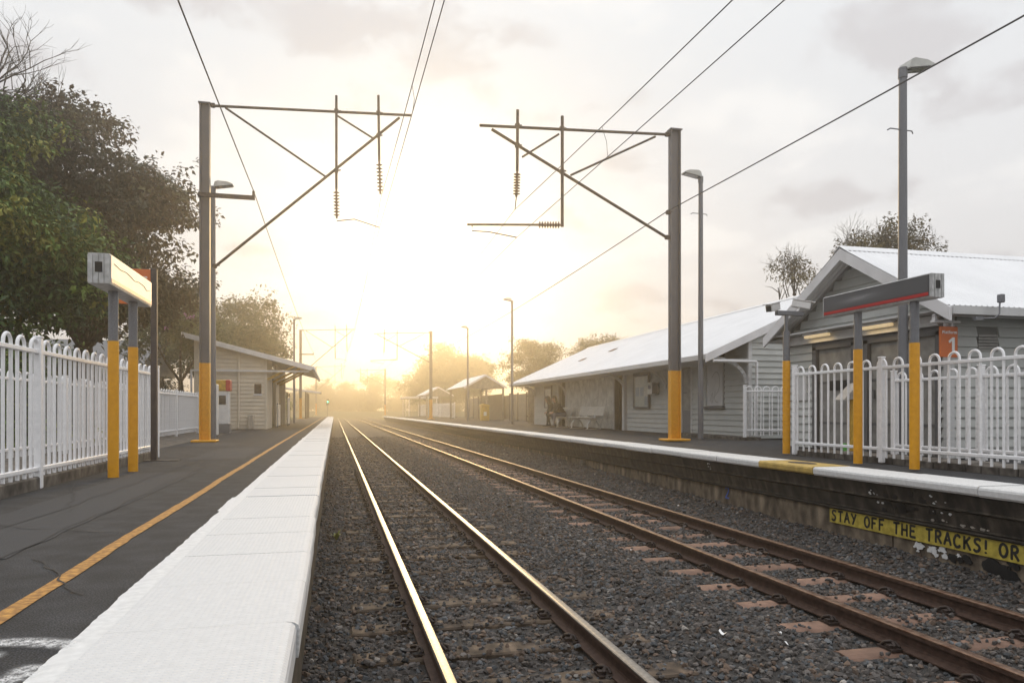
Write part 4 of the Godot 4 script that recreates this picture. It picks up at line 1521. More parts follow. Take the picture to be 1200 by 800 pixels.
	# wires: a span sags between its supports
	wire("contact_wire", [Vector3(1.3, 4.75, 30), Vector3(1.1, 5.36, -18.75), Vector3(0.95, 5.36, -69.5), Vector3(1.1, 5.36, -127)], 0.10, 0.0065, "lower copper contact wire strung over the track by the near platform", "wires over the tracks")
	wire("catenary_wire", [Vector3(1.1, 6.2, 30), Vector3(1.13, 6.1, -18.75), Vector3(1.0, 6.1, -69.5), Vector3(1.1, 6.1, -127)], 0.95, 0.007, "upper carrying wire strung over the track by the near platform", "wires over the tracks")
	wire("contact_wire", [Vector3(4.8, 4.72, 32), Vector3(3.94, 4.60, -15.85), Vector3(4.45, 4.60, -61.0), Vector3(4.0, 4.6, -118)], 0.02, 0.0065, "lower copper contact wire strung over the track by the far platform", "wires over the tracks")
	wire("catenary_wire", [Vector3(4.3, 5.25, 32), Vector3(3.90, 5.22, -15.85), Vector3(4.3, 5.22, -61.0), Vector3(4.0, 5.22, -118)], 0.42, 0.007, "upper carrying wire strung over the track by the far platform", "wires over the tracks")
	wire("feeder_cable", [Vector3(-1.9, 6.0, 30), Vector3(-1.90, 6.04, -18.64), Vector3(-1.9, 6.04, -69.3), Vector3(-1.9, 6.04, -127)], 0.28, 0.011, "black feeder cable on the bracket of the near platform's masts", "feeder cables")
	wire("feeder_cable", [Vector3(7.58, 5.45, 32), Vector3(7.55, 5.40, -15.8), Vector3(7.55, 5.40, -60.9), Vector3(7.55, 5.4, -118)], 0.34, 0.013, "black feeder cable crossing above the station house to the far masts", "feeder cables")
	for q in [[0, -11.0, "before the mast"], [0, -31.0, "past the mast"], [2, -10.5, "before the mast"], [2, -27.0, "past the mast"]]:
		var lo := wire_at(spans[q[0]], q[1])
		var hi := wire_at(spans[q[0] + 1], q[1])
		st = mk()
		tube(st, [lo, lo.lerp(hi, 0.5) + Vector3(0.03, 0, 0), hi], 0.004, 5)
		single("dropper_wire", st, M.wire, "thin vertical dropper between carrying wire and contact wire over the %s track, %s" % ["near" if q[0] == 0 else "far", q[2]], "wire", "dropper wires")

var spans := []
func wire_at(w: Array, z: float) -> Vector3:
	var sup: Array = w[0]
	for i in sup.size() - 1:
		if z <= sup[i].z and z >= sup[i + 1].z:
			var f: float = (z - sup[i].z) / (sup[i + 1].z - sup[i].z)
			var p: Vector3 = sup[i].lerp(sup[i + 1], f)
			p.y -= w[1] * 4.0 * f * (1.0 - f)
			return p
	return sup[0]

func wire(called: String, sup: Array, sag: float, r: float, label: String, group: String) -> void:
	var pts := []
	spans.append([sup, sag])
	for i in sup.size() - 1:
		for k in 16:
			var f := k / 16.0
			var p: Vector3 = sup[i].lerp(sup[i + 1], f)
			p.y -= sag * 4.0 * f * (1.0 - f)
			pts.append(p)
	pts.append(sup[-1])
	var st := mk()
	tube(st, pts, r, 6)
	single(called, st, M.wire, label, "wire", group)

# ------------------------------------------------------------------ signs, posts, cameras
func sleeved_post(parent: Node3D, at: Vector3, h: float, yellow: float, r: float) -> void:
	var st := mk()
	tube(st, [at + Vector3(0, yellow, 0), at + Vector3(0, h, 0)], r, 14)
	obj("post", st, M.galv, parent)
	st = mk()
	tube(st, [at, at + Vector3(0, yellow, 0)], r + 0.006, 14)
	obj("yellow_sleeve", st, M.yellow, parent)

func text(s: String, size: float, m: Material, parent: Node3D, called: String, at: Vector3, ry: float) -> void:
	var tm := TextMesh.new()
	tm.text = s
	var f := SystemFont.new()
	f.font_names = PackedStringArray(["Droid Sans"])
	f.font_weight = 700
	tm.font = f
	tm.font_size = 64
	tm.pixel_size = size / 64.0
	tm.depth = 0.004
	var o := put(called, tm, m, parent)
	o.position = at
	o.rotation.y = ry

func name_board(label: String, at: Vector3, len: float, h: float, th: float, y0: float, posts: Array, face: int, white: bool) -> void:
	# long box sign parallel to the track; face -1 looks to -X, 1 to +X
	var t := thing("name_board", label, "sign", at, 0.0, "station name boards")
	var st := mk()
	cbox(st, Vector3(0, y0 + h / 2, 0), Vector3(th, h, len), 0.008)
	obj("casing", st, M.sign_frame, t)
	for s in [-1, 1]:
		st = mk()
		var x0: float = s * (th / 2 + 0.001)
		bx(st, x0, x0 + s * 0.006, y0 + 0.02, y0 + h - 0.015, -len / 2 + 0.02, len / 2 - 0.02)
		obj("face_panel", st, M.sign_white if white else M.sign_grey, t)
		st = mk()
		bx(st, x0 + s * 0.0065, x0 + s * 0.0085, y0 + 0.025, y0 + 0.065, -len / 2 + 0.025, len / 2 - 0.025)
		obj("red_stripe", st, M.sign_red if not white else mat(lin(0.55, 0.20, 0.19), 0.4), t)
	if not white:
		var pm := PlaneMesh.new()
		pm.size = Vector2(len - 0.06, 0.17)
		pm.orientation = PlaneMesh.FACE_Z
		var ink := mat(Color(1, 1, 1), 0.4)
		ink.albedo_texture = blurred_print()
		var pr := put("blurred_lettering", pm, ink, t)
		pr.position = Vector3(-th / 2 - 0.0095, y0 + 0.165, 0)
		pr.rotation.y = -PI / 2
	else:
		st = mk()
		var pts := [[-0.80, 0.20], [-0.62, 0.17], [-0.48, 0.205], [-0.25, 0.215], [-0.05, 0.19], [0.12, 0.215], [0.30, 0.23], [0.52, 0.215], [0.78, 0.235]]
		for i in pts.size() - 1:
			tube(st, [Vector3(th / 2 + 0.009, y0 + pts[i][1], pts[i][0]), Vector3(th / 2 + 0.009, y0 + pts[i + 1][1], pts[i + 1][0])], 0.003, 5)
		obj("scrawl", st, mat(lin(0.22, 0.21, 0.21), 0.6), t)
	# ribbed end caps with a dark hole
	for s in [-1, 1]:
		st = mk()
		for i in 4:
			var x := (-0.375 + 0.25 * i) * th
			bx(st, x - th * 0.10, x + th * 0.10, y0 + 0.004, y0 + h - 0.004, s * len / 2, s * (len / 2 + 0.012))
		var c := obj("end_cap", st, M.sign_frame, t)
		st = mk()
		cbox(st, Vector3(0, y0 + h * 0.54, s * (len / 2 + 0.012)), Vector3(th * 0.34, h * 0.34, 0.008), 0.003)
		obj("hole_cover", st, M.hole, c)
	for z in posts:
		sleeved_post(t, Vector3(0, 0, z), y0, 1.53, 0.052)

func blurred_print() -> ImageTexture:
	# the name is unreadable in the picture: soft pale streaks on the grey panel
	var im := Image.create(256, 32, false, Image.FORMAT_RGBA8)
	for y in 32:
		for x in 256:
			var u := (x - 96.0) / 44.0
			var v := (y - 15.0 + (x - 96.0) * 0.03) / 7.0
			var a := exp(-u * u - v * v) * (0.75 + 0.5 * noise.get_noise_2d(x * 0.02, y * 0.35))
			var c := lin(0.085, 0.087, 0.095).lerp(lin(0.27, 0.275, 0.285), clampf(a, 0, 1))
			im.set_pixel(x, y, c)
	return ImageTexture.create_from_image(im)

# hand-lettered capitals as strokes on a 4 x 6 grid
func letters() -> Dictionary:
	return {
		"S": [[[3.6, 5.4], [2.6, 6.0], [1.0, 5.7], [0.5, 4.6], [1.2, 3.6], [2.8, 2.9], [3.4, 1.8], [2.7, 0.4], [1.2, 0.0], [0.2, 0.7]]],
		"T": [[[0.0, 5.8], [4.0, 6.0]], [[2.0, 5.9], [1.9, 0.0]]],
		"A": [[[0.0, 0.0], [2.0, 6.0], [3.9, 0.1]], [[0.8, 2.2], [3.1, 2.3]]],
		"Y": [[[0.1, 6.0], [2.0, 3.2]], [[3.8, 6.0], [1.2, 0.0]]],
		"O": [[[2.0, 6.0], [0.7, 5.2], [0.1, 3.2], [0.6, 1.0], [1.9, 0.0], [3.3, 0.8], [4.0, 2.9], [3.4, 5.1], [2.0, 6.0]]],
		"F": [[[0.5, 6.0], [0.4, 0.0]], [[0.5, 5.9], [3.7, 6.0]], [[0.4, 3.2], [2.9, 3.3]]],
		"H": [[[0.4, 6.0], [0.3, 0.0]], [[3.6, 6.0], [3.7, 0.0]], [[0.4, 3.0], [3.6, 3.1]]],
		"E": [[[3.6, 5.9], [0.5, 5.9], [0.4, 0.1], [3.7, 0.1]], [[0.5, 3.1], [3.0, 3.2]]],
		"R": [[[0.5, 0.0], [0.5, 5.9], [2.4, 6.0], [3.4, 5.0], [3.2, 3.8], [2.2, 3.1], [0.6, 3.0]], [[1.6, 3.0], [3.8, 0.0]]],
		"C": [[[3.6, 5.0], [2.6, 6.0], [1.1, 5.5], [0.2, 3.6], [0.4, 1.4], [1.5, 0.1], [2.9, 0.3], [3.7, 1.1]]],
		"K": [[[0.5, 6.0], [0.4, 0.0]], [[3.5, 6.0], [0.5, 2.7]], [[1.5, 3.6], [3.8, 0.0]]],
		"!": [[[1.0, 6.0], [0.9, 2.0]], [[0.9, 0.5], [0.9, 0.1]]],
	}

func signs_and_posts() -> void:
	name_board("long grey name board with red stripe on two yellow-sleeved posts, far platform", Vector3(6.84, PR, -8.12), 1.93, 0.285, 0.185, 2.03, [-0.37, 0.62], -1, false)
	name_board("long white name board scrawled over, on two yellow-sleeved posts, near platform", Vector3(-2.42, 0, -9.45), 1.80, 0.325, 0.215, 2.09, [-0.45, 0.38], 1, true)
	# platform number, far side
	var p := thing("platform_number_sign", "orange platform 1 sign hanging from the station house eave", "sign", Vector3(8.72, PR, -8.98), 0.0, "orange platform number signs")
	var st := mk()
	cbox(st, Vector3(0.06, 1.72, 0), Vector3(0.31, 0.45, 0.03), 0.004)
	obj("panel", st, M.sign_orange, p)
	text("Platform", 0.062, M.ink_white, p, "lettering", Vector3(0.065, 1.86, 0.018), 0.0)
	text("1", 0.31, M.ink_white, p, "number", Vector3(0.115, 1.67, 0.018), 0.0)
	st = mk()
	bx(st, -0.22, 0.24, 2.0, 2.03, -0.04, 0.04)
	bx(st, -0.02, 0.0, 1.945, 2.0, -0.01, 0.01)
	bx(st, 0.12, 0.14, 1.945, 2.0, -0.01, 0.01)
	bx(st, -0.2, -0.17, 2.03, 2.12, -0.03, 0.03)
	obj("hanger", st, M.trim_white, p)
	# orange sign on brown post, near platform
	p = thing("platform_number_sign", "orange sign on a tall dark brown post behind the white name board", "sign", Vector3(-2.62, 0, -11.9), 0.0, "orange platform number signs")
	st = mk()
	cbox(st, Vector3(0, 1.43, 0), Vector3(0.085, 2.86, 0.085), 0.008)
	obj("post", st, M.mast_brown, p)
	st = mk()
	cbox(st, Vector3(-0.26, 2.59, 0), Vector3(0.43, 0.52, 0.03), 0.004)
	obj("panel", st, M.sign_orange, p)
	text("Platform", 0.062, M.ink_white, p, "lettering", Vector3(-0.22, 2.73, 0.018), 0.0)
	st = mk()
	bx(st, -0.15, 0.35, 0.001, 0.012, -0.1, 0.1)
	obj("footing", st, M.kerb, p)
	# surveillance cameras on a short post
	p = thing("camera_post", "yellow-sleeved post carrying two white surveillance cameras on a cross arm", "camera post", Vector3(7.27, PR, -10.73))
	sleeved_post(p, Vector3.ZERO, 2.02, 1.53, 0.055)
	st = mk()
	tube(st, [Vector3(0, 2.02, 0), Vector3(0, 2.30, 0)], 0.032, 10)
	obj("stub", st, M.galv, p)
	st = mk()
	cbox(st, Vector3(0.06, 2.32, 0), Vector3(0.50, 0.075, 0.09), 0.006)
	obj("cross_arm", st, M.galv, p)
	for q in [[-0.17, 2.41, -1.05, -0.08, 0.06], [0.20, 2.47, 0.95, 0.08, 0.09]]:
		var turn := Basis(Vector3.UP, q[2]) * Basis(Vector3(1, 0, 0), 0.22)
		st = mk()
		var c := Vector3(q[0] + q[3], q[1], 0.0)
		cbox(st, c, Vector3(0.12, 0.12, 0.30), 0.012, turn)
		box(st, c + turn * Vector3(0, 0.069, 0.03), Vector3(0.14, 0.014, 0.36), turn)
		var cam := obj("camera_housing", st, M.sign_white, p)
		st = mk()
		box(st, c + turn * Vector3(0, -0.01, 0.151), Vector3(0.09, 0.085, 0.01), turn)
		obj("window", st, M.dark_glass, cam)
		st = mk()
		tube(st, [Vector3(q[0], 2.35, 0), c], 0.022, 8)
		obj("camera_bracket", st, M.sign_white, cam)
	# warning board on the platform wall
	var b := thing("warning_board", "long yellow board lettered STAY OFF THE TRACKS on the platform wall", "sign", Vector3(6.078, -0.555, -8.05))
	var cuts := [0.0, 1.92, 3.1]
	for i in 2:
		st = mk()
		bx(st, -0.008, 0.0, -0.092, 0.092, cuts[i] + 0.002, cuts[i + 1] - 0.002)
		obj("board", st, M.sign_yellow, b)
	var words := "STAY OFF THE TRACKS! OR"
	var glyphs := letters()
	var z := 0.045
	var u := 0.0207
	for i in words.length():
		var ch := words[i]
		if ch == " ":
			z += 0.108
			continue
		st = mk()
		var tilt := rnd(-0.03, 0.03)
		for stroke in glyphs[ch]:
			for k in stroke.size() - 1:
				var pa := Vector2(stroke[k][0] * u * 1.02, (stroke[k][1] - 3.0) * u + tilt * 0.1)
				var pb := Vector2(stroke[k + 1][0] * u * 1.02, (stroke[k + 1][1] - 3.0) * u + tilt * 0.1)
				var d := (pb - pa)
				# each stroke a slim bar with rounded ends
				var n := d.normalized().orthogonal() * 0.0138
				var e := d.normalized() * 0.006
				var poly := PackedVector2Array([pa - e - n * 0.5, pa - n, pb - n, pb + e - n * 0.5, pb + e + n * 0.5, pb + n, pa + n, pa - e + n * 0.5])
				prism(st, poly, Vector3(-0.0085 - 0.0002 * k, 0, z), Vector3(0, 0, 1), Vector3.UP, Vector3(-0.0012, 0, 0))
		obj("letter", st, M.ink, b)
		z += (0.06 if ch == "!" else 0.1185)

# ------------------------------------------------------------------ fences
func fence(label: String, A: Vector3, B: Vector3, h: float, posts: Array, pitch := 0.30) -> void:
	var t := thing("loop_top_fence", label, "fence", A, 0.0, "white loop-topped fences")
	var d := B - A
	var L := d.length()
	var ang := atan2(-d.z, d.x)
	t.rotation.y = ang
	var r := 0.0165
	var leg := 0.078
	var st := mk()
	var pts := [Vector3(-leg, 0.07, 0)]
	for i in 9:
		var a := PI - PI * i / 8.0
		pts.append(Vector3(cos(a) * leg, h - leg + sin(a) * leg, 0))
	pts.append(Vector3(leg, 0.07, 0))
	tube(st, pts, r, 7)
	var loop := commit(st)
	st = mk()
	cbox(st, Vector3(0, h / 2 + 0.01, 0), Vector3(0.068, h + 0.02, 0.068), 0.008)
	cbox(st, Vector3(0, h + 0.026, 0), Vector3(0.078, 0.02, 0.078), 0.006)
	var post := commit(st)
	var n := int(L / pitch)
	for i in n:
		var x := (i + 0.5) * L / n
		var skip := false
		for p in posts:
			if absf(p - x) < 0.06: skip = true
		var o := put("picket_loop", loop, M.fence, t)
		o.position = Vector3(x, rnd(-0.004, 0.004), 0)
		o.rotation.z = rnd(-0.004, 0.004)
	for y in [0.19, h - 0.115]:
		st = mk()
		cbox(st, Vector3(L / 2, y, 0.0), Vector3(L, 0.042, 0.044), 0.006)
		obj("rail", st, M.fence, t)
	for p in posts:
		var o := put("post", post, M.fence, t)
		o.position = Vector3(p, 0, 0.005)

func fences() -> void:
	fence("white loop-topped fence at the left edge of the near platform, closest to camera", Vector3(-2.78, 0.0, -3.2), Vector3(-2.78, 0.0, -12.8), 1.43, [0.0, 4.74, 9.58], 0.30)
	fence("white loop-topped fence behind the first one, running toward the cream shelter", Vector3(-4.7, -0.02, -8.5), Vector3(-4.55, -0.02, -27.0), 1.36, [0.0, 3.0, 6.0, 9.0, 12.0, 15.0, 18.3], 0.30)
	fence("front white loop-topped fence behind the grey name board posts", Vector3(7.27, PR, -10.5), Vector3(7.27, PR, -3.6), 1.41, [0.0, 1.95, 4.35, 6.9], 0.30)
	fence("rear white loop-topped fence against the station house side wall", Vector3(8.12, PR, -9.3), Vector3(8.22, PR, -3.6), 1.27, [0.0, 1.5, 3.4, 5.6], 0.30)
	fence("short white fence between the station house and the waiting building", Vector3(9.75, PR + 0.04, -16.1), Vector3(11.1, PR + 0.04, -15.95), 1.26, [0.0, 1.35], 0.225)
	fence("distant white fence between the gabled shelters on the far platform", Vector3(10.2, PR, -63.5), Vector3(10.0, PR, -90.0), 1.4, [0.0, 8.8, 17.6, 26.4], 0.6)

# ------------------------------------------------------------------ lamps
func lamp(label: String, at: Vector3, h: float, side: float) -> void:
	var t := thing("platform_lamp", label, "lamp post", at, 0.0, "platform lamp posts")
	var st := mk()
	tube(st, [Vector3(0, 0, 0), Vector3(0, 1.2, 0), Vector3(0, h, 0)], [0.072, 0.070, 0.056], 12)
	obj("pole", st, M.galv, t)
	st = mk()
	tube(st, [Vector3(0, h - 0.1, 0), Vector3(0, h + 0.05, 0)], 0.066, 12)
	tube(st, [Vector3(0, h, 0), Vector3(side * 0.16, h + 0.06, 0)], 0.032, 8)
	obj("collar", st, M.galv, t)
	st = mk()
	var prof := PackedVector2Array([Vector2(0.02, 0.02), Vector2(0.05, 0.14), Vector2(0.12, 0.175), Vector2(0.35, 0.165), Vector2(0.48, 0.115), Vector2(0.48, 0.10)])
	var pr := PackedVector2Array()
	for q in prof:
		pr.append(Vector2(q.x * side, q.y))
	prism(st, pr, Vector3(0, h, -0.12), Vector3.RIGHT, Vector3.UP, Vector3(0, 0, 0.24))
	var head := obj("lamp_head", st, M.panel, t)
	st = mk()
	var c := Vector3(side * 0.26, h + 0.053, 0)
	box(st, c, Vector3(0.40, 0.012, 0.20), Basis(Vector3(0, 0, 1), side * 0.172))
	obj("lens", st, M.dark_glass, head)
	st = mk()
	tube(st, [Vector3(-0.27, h - 0.90, 0), Vector3(-0.22, h - 0.87, 0), Vector3(0.16, h - 0.88, 0), Vector3(0.18, h - 0.92, 0)], 0.010, 6)
	obj("rung", st, M.galv, t)

func lamps() -> void:
	lamp("tall grey lamp post rising behind the grey name board, head to the right", Vector3(8.30, PR, -9.33), 5.8, 1.0)
	lamp("grey lamp post beside the far mast with its head to the left", Vector3(8.89, PR, -16.7), 6.5, -1.0)
	lamp("lamp post at the far end of the waiting building roof", Vector3(8.93, PR, -36.9), 6.35, -1.0)
	lamp("thin distant lamp post before the big domed tree", Vector3(8.82, PR, -49.3), 6.3, -1.0)
	lamp("lamp post close behind the left mast, head just above its bracket", Vector3(-2.98, 0, -19.75), 6.35, 1.0)
	lamp("lamp post past the cream shelter's roof edge on the near platform", Vector3(-2.39, 0, -46.3), 6.25, 1.0)
	# distant signal
	var s := thing("railway_signal", "distant railway signal showing green beside the near track", "signal", Vector3(-1.0, -0.9, -112.0))
	var st := mk()
	tube(st, [Vector3.ZERO, Vector3(0, 3.2, 0)], 0.07, 8)
	obj("post", st, M.galv, s)
	st = mk()
	cbox(st, Vector3(0, 2.9, 0.1), Vector3(0.4, 0.9, 0.2), 0.04)
	obj("head", st, M.hole, s)
	st = mk()
	tube(st, [Vector3(0, 2.95, 0.2), Vector3(0, 2.95, 0.24)], 0.13, 12)
	obj("signal_lamp", st, M.signal_green, s)

# ------------------------------------------------------------------ furniture
func bench(label: String, at: Vector3, len: float, sections: int) -> void:
	# faces -X; seat of slats, back in separate sections, curved legs
	var t := thing("metal_bench", label, "bench", at, 0.0, "metal benches on the far platform")
	var st: SurfaceTool
	var w := len / sections
	for s in sections:
		var z0 := -len / 2 + s * w + 0.03
		var z1 := z0 + w - 0.06
		for i in 5:
			st = mk()
			cbox(st, Vector3(-0.2 + i * 0.088, 0.45 - 0.012 * i, (z0 + z1) / 2), Vector3(0.07, 0.025, z1 - z0), 0.006)
			obj("seat_slat", st, M.bench, t)
		for i in 4:
			st = mk()
			cbox(st, Vector3(0.23 + i * 0.022, 0.56 + i * 0.085, (z0 + z1) / 2), Vector3(0.022, 0.07, z1 - z0), 0.006)
			obj("back_slat", st, M.bench, t)
		for z in [z0 + 0.02, z1 - 0.02]:
			st = mk()
			tube(st, [Vector3(0.2, 0.42, z), Vector3(0.26, 0.55, z), Vector3(0.325, 0.86, z)], 0.018, 6)
			obj("back_support", st, M.bench, t)
	for z in [-len / 2 + w * 0.5, len / 2 - w * 0.5]:
		st = mk()
		tube(st, [Vector3(-0.24, 0.02, z), Vector3(-0.22, 0.2, z), Vector3(-0.1, 0.36, z), Vector3(0.2, 0.40, z)], 0.028, 8)
		tube(st, [Vector3(0.26, 0.02, z), Vector3(0.2, 0.2, z), Vector3(0.06, 0.37, z)], 0.026, 8)
		box(st, Vector3(0.0, 0.012, z), Vector3(0.6, 0.02, 0.07))
		obj("leg", st, M.bench, t)
	st = mk()
	tube(st, [Vector3(0.02, 0.40, -len / 2 + 0.05), Vector3(0.02, 0.40, len / 2 - 0.05)], 0.024, 6)
	obj("beam", st, M.bench, t)

func furniture() -> void:
	bench("empty metal slatted bench by the dark doorway of the waiting building", Vector3(9.55, PR, -27.3), 2.9, 3)
	bench("metal bench on which the two people sit", Vector3(9.55, PR, -31.0), 2.6, 3)
	# ticket reader beside the left mast
	var t := thing("ticket_machine", "white ticket machine with yellow and red top beside the cream shelter", "ticket machine", Vector3(-3.62, 0, -26.0))
	var st := mk()
	cbox(st, Vector3(0, 0.85, 0), Vector3(0.42, 1.1, 0.4), 0.02)
	obj("body", st, M.sign_white, t)
	st = mk()
	cbox(st, Vector3(0, 1.58, 0), Vector3(0.5, 0.36, 0.46), 0.03)
	obj("top_panel", st, M.yellow_plain, t)
	st = mk()
	cbox(st, Vector3(0.19, 1.58, 0.02), Vector3(0.14, 0.37, 0.47), 0.02)
	obj("red_corner", st, M.sign_red, t)
	st = mk()
	bx(st, -0.15, 0.12, 0.95, 1.25, 0.2, 0.206)
	obj("screen", st, M.dark_glass, t)
	st = mk()
	bx(st, -0.24, 0.24, 0.0, 0.3, -0.22, 0.22)
	obj("base", st, M.galv, t)
	var c := thing("equipment_cabinet", "slim white cabinet standing right behind the left mast", "cabinet", Vector3(-3.45, 0, -23.2))
	st = mk()
	cbox(st, Vector3(0, 0.78, 0), Vector3(0.17, 1.5, 0.3), 0.012)
	obj("casing", st, M.sign_white, c)
	st = mk()
	bx(st, -0.1, 0.1, 0, 0.03, -0.17, 0.17)
	obj("plinth", st, M.kerb, c)
	# card reader behind the far fence
	t = thing("card_reader", "yellow card reader with slanted cream top behind the front fence", "card reader", Vector3(8.02, PR, -10.15))
	st = mk()
	cbox(st, Vector3(0.06, 0.48, 0), Vector3(0.13, 0.86, 0.14), 0.015)
	obj("column", st, M.yellow_plain, t)
	st = mk()
	prism(st, PackedVector2Array([Vector2(-0.2, 0.88), Vector2(0.15, 0.90), Vector2(0.16, 1.16), Vector2(0.08, 1.14)]), Vector3(0, 0, -0.12), Vector3.RIGHT, Vector3.UP, Vector3(0, 0, 0.24))
	var hd := obj("reader_head", st, M.cream, t)
	st = mk()
	cbox(st, Vector3(0.02, 1.02, 0.122), Vector3(0.10, 0.06, 0.006), 0.002)
	obj("display", st, M.sign_white, hd)
	st = mk()
	cbox(st, Vector3(-0.13, 0.12, 0.06), Vector3(0.05, 0.14, 0.05), 0.008)
	obj("green_marker", st, mat(lin(0.10, 0.40, 0.06), 0.5), t)
	st = mk()
	bx(st, -0.2, 0.2, 0.0, 0.03, -0.15, 0.15)
	obj("footing", st, M.kerb, t)
	# yellow bin before the gabled shelter
	t = thing("rubbish_bin", "yellow rubbish bin with sloping lid before the gabled shelter", "bin", Vector3(10.4, PR, -51.3))
	st = mk()
	cbox(st, Vector3(0, 0.5, 0), Vector3(0.6, 1.0, 0.55), 0.04)
	obj("body", st, M.yellow_plain, t)
	st = mk()
	prism(st, PackedVector2Array([Vector2(-0.34, 1.0), Vector2(0.34, 1.0), Vector2(0.30, 1.10), Vector2(-0.1, 1.20), Vector2(-0.30, 1.12)]), Vector3(0, 0, -0.31), Vector3.RIGHT, Vector3.UP, Vector3(0, 0, 0.62))
	obj("lid", st, M.yellow_plain, t)
	st = mk()
	bx(st, -0.12, 0.08, 0.35, 0.62, 0.276, 0.282)
	obj("sticker", st, M.sign_white, t)
	# notice board seen through the near fence
	t = thing("notice_board", "white notice board on posts behind the near fence", "notice board", Vector3(-6.0, -0.02, -13.6), 0.35)
	st = mk()
	cbox(st, Vector3(0, 0.88, 0), Vector3(0.72, 0.62, 0.04), 0.006)
	obj("panel", st, M.sign_white, t)
	st = mk()
	for i in 5:
		bx(st, -0.28, 0.28 - 0.09 * (i % 2), 0.68 + i * 0.09, 0.70 + i * 0.09, 0.021, 0.024)
	obj("lettering", st, M.galv, t)
	for x in [-0.3, 0.3]:
		st = mk()
		tube(st, [Vector3(x, 0, -0.04), Vector3(x, 1.2, -0.04)], 0.025, 6)
		obj("post", st, M.galv, t)

# ------------------------------------------------------------------ people
func capsule(p: Vector3, a: Vector3, b: Vector3, ra: float, rb: float) -> float:
	var ab := b - a
	var f := clampf((p - a).dot(ab) / ab.length_squared(), 0.0, 1.0)
	return p.distance_to(a + ab * f) - lerpf(ra, rb, f)

# bones: [a, b, ra, rb, colour]; surface nets on a grid
func flesh(st: SurfaceTool, bones: Array, cell: float, k: float) -> void:
	var lo := Vector3.ONE * 1e9
	var hi := -lo
	for q in bones:
		var m: float = maxf(q[2], q[3]) + cell * 2.0
		for e in [q[0], q[1]]:
			lo = lo.min(e - Vector3.ONE * m)
			hi = hi.max(e + Vector3.ONE * m)
	var n := Vector3i(((hi - lo) / cell).ceil()) + Vector3i.ONE
	var val := PackedFloat32Array()
	val.resize(n.x * n.y * n.z)
	for z in n.z:
		for y in n.y:
			for x in n.x:
				var p := lo + Vector3(x, y, z) * cell
				var d := 1e9
				for q in bones:
					var e := capsule(p, q[0], q[1], q[2], q[3])
					var h := maxf(k - absf(d - e), 0.0) / k
					d = minf(d, e) - h * h * k * 0.25
				val[(z * n.y + y) * n.x + x] = d
	var vert := {}
	var at := func(c: Vector3i) -> Variant:
		if vert.has(c): return vert[c]
		var sum := Vector3.ZERO
		var cnt := 0
		for e in [[0, 1], [2, 3], [4, 5], [6, 7], [0, 2], [1, 3], [4, 6], [5, 7], [0, 4], [1, 5], [2, 6], [3, 7]]:
			var ca := c + Vector3i(e[0] & 1, (e[0] >> 1) & 1, e[0] >> 2)
			var cb := c + Vector3i(e[1] & 1, (e[1] >> 1) & 1, e[1] >> 2)
			var va := val[(ca.z * n.y + ca.y) * n.x + ca.x]
			var vb := val[(cb.z * n.y + cb.y) * n.x + cb.x]
			if (va < 0.0) != (vb < 0.0):
				sum += Vector3(ca).lerp(Vector3(cb), va / (va - vb))
				cnt += 1
		var p := lo + sum / maxf(cnt, 1) * cell
		var best := 1e9
		var col := Color.WHITE
		for q in bones:
			var e := capsule(p, q[0], q[1], q[2], q[3])
			if e < best:
				best = e
				col = q[4]
		vert[c] = [p, col]
		return vert[c]
	st.set_smooth_group(0)
	for z in range(1, n.z - 1):
		for y in range(1, n.y - 1):
			for x in range(1, n.x - 1):
				var v0 := val[(z * n.y + y) * n.x + x]
				for ax in 3:
					var dd := Vector3i.ZERO
					dd[ax] = 1
					var c1 := Vector3i(x, y, z) + dd
					var v1 := val[(c1.z * n.y + c1.y) * n.x + c1.x]
					if (v0 < 0.0) == (v1 < 0.0): continue
					var u := Vector3i.ZERO
					u[(ax + 1) % 3] = 1
					var w := Vector3i.ZERO
					w[(ax + 2) % 3] = 1
					var c := Vector3i(x, y, z)
					var q := [at.call(c - u - w), at.call(c - w), at.call(c), at.call(c - u)]
					var out := Vector3(dd) * (1.0 if v0 < 0.0 else -1.0)
					for tr in [[0, 1, 2], [0, 2, 3]]:
						var a: Array = q[tr[0]]
						var b: Array = q[tr[1]]
						var cc: Array = q[tr[2]]
						if (b[0] - a[0]).cross(cc[0] - a[0]).dot(out) > 0.0:
							var tmp := b
							b = cc
							cc = tmp
						for e in [a, b, cc]:
							st.set_color(e[1])
							st.add_vertex(e[0])

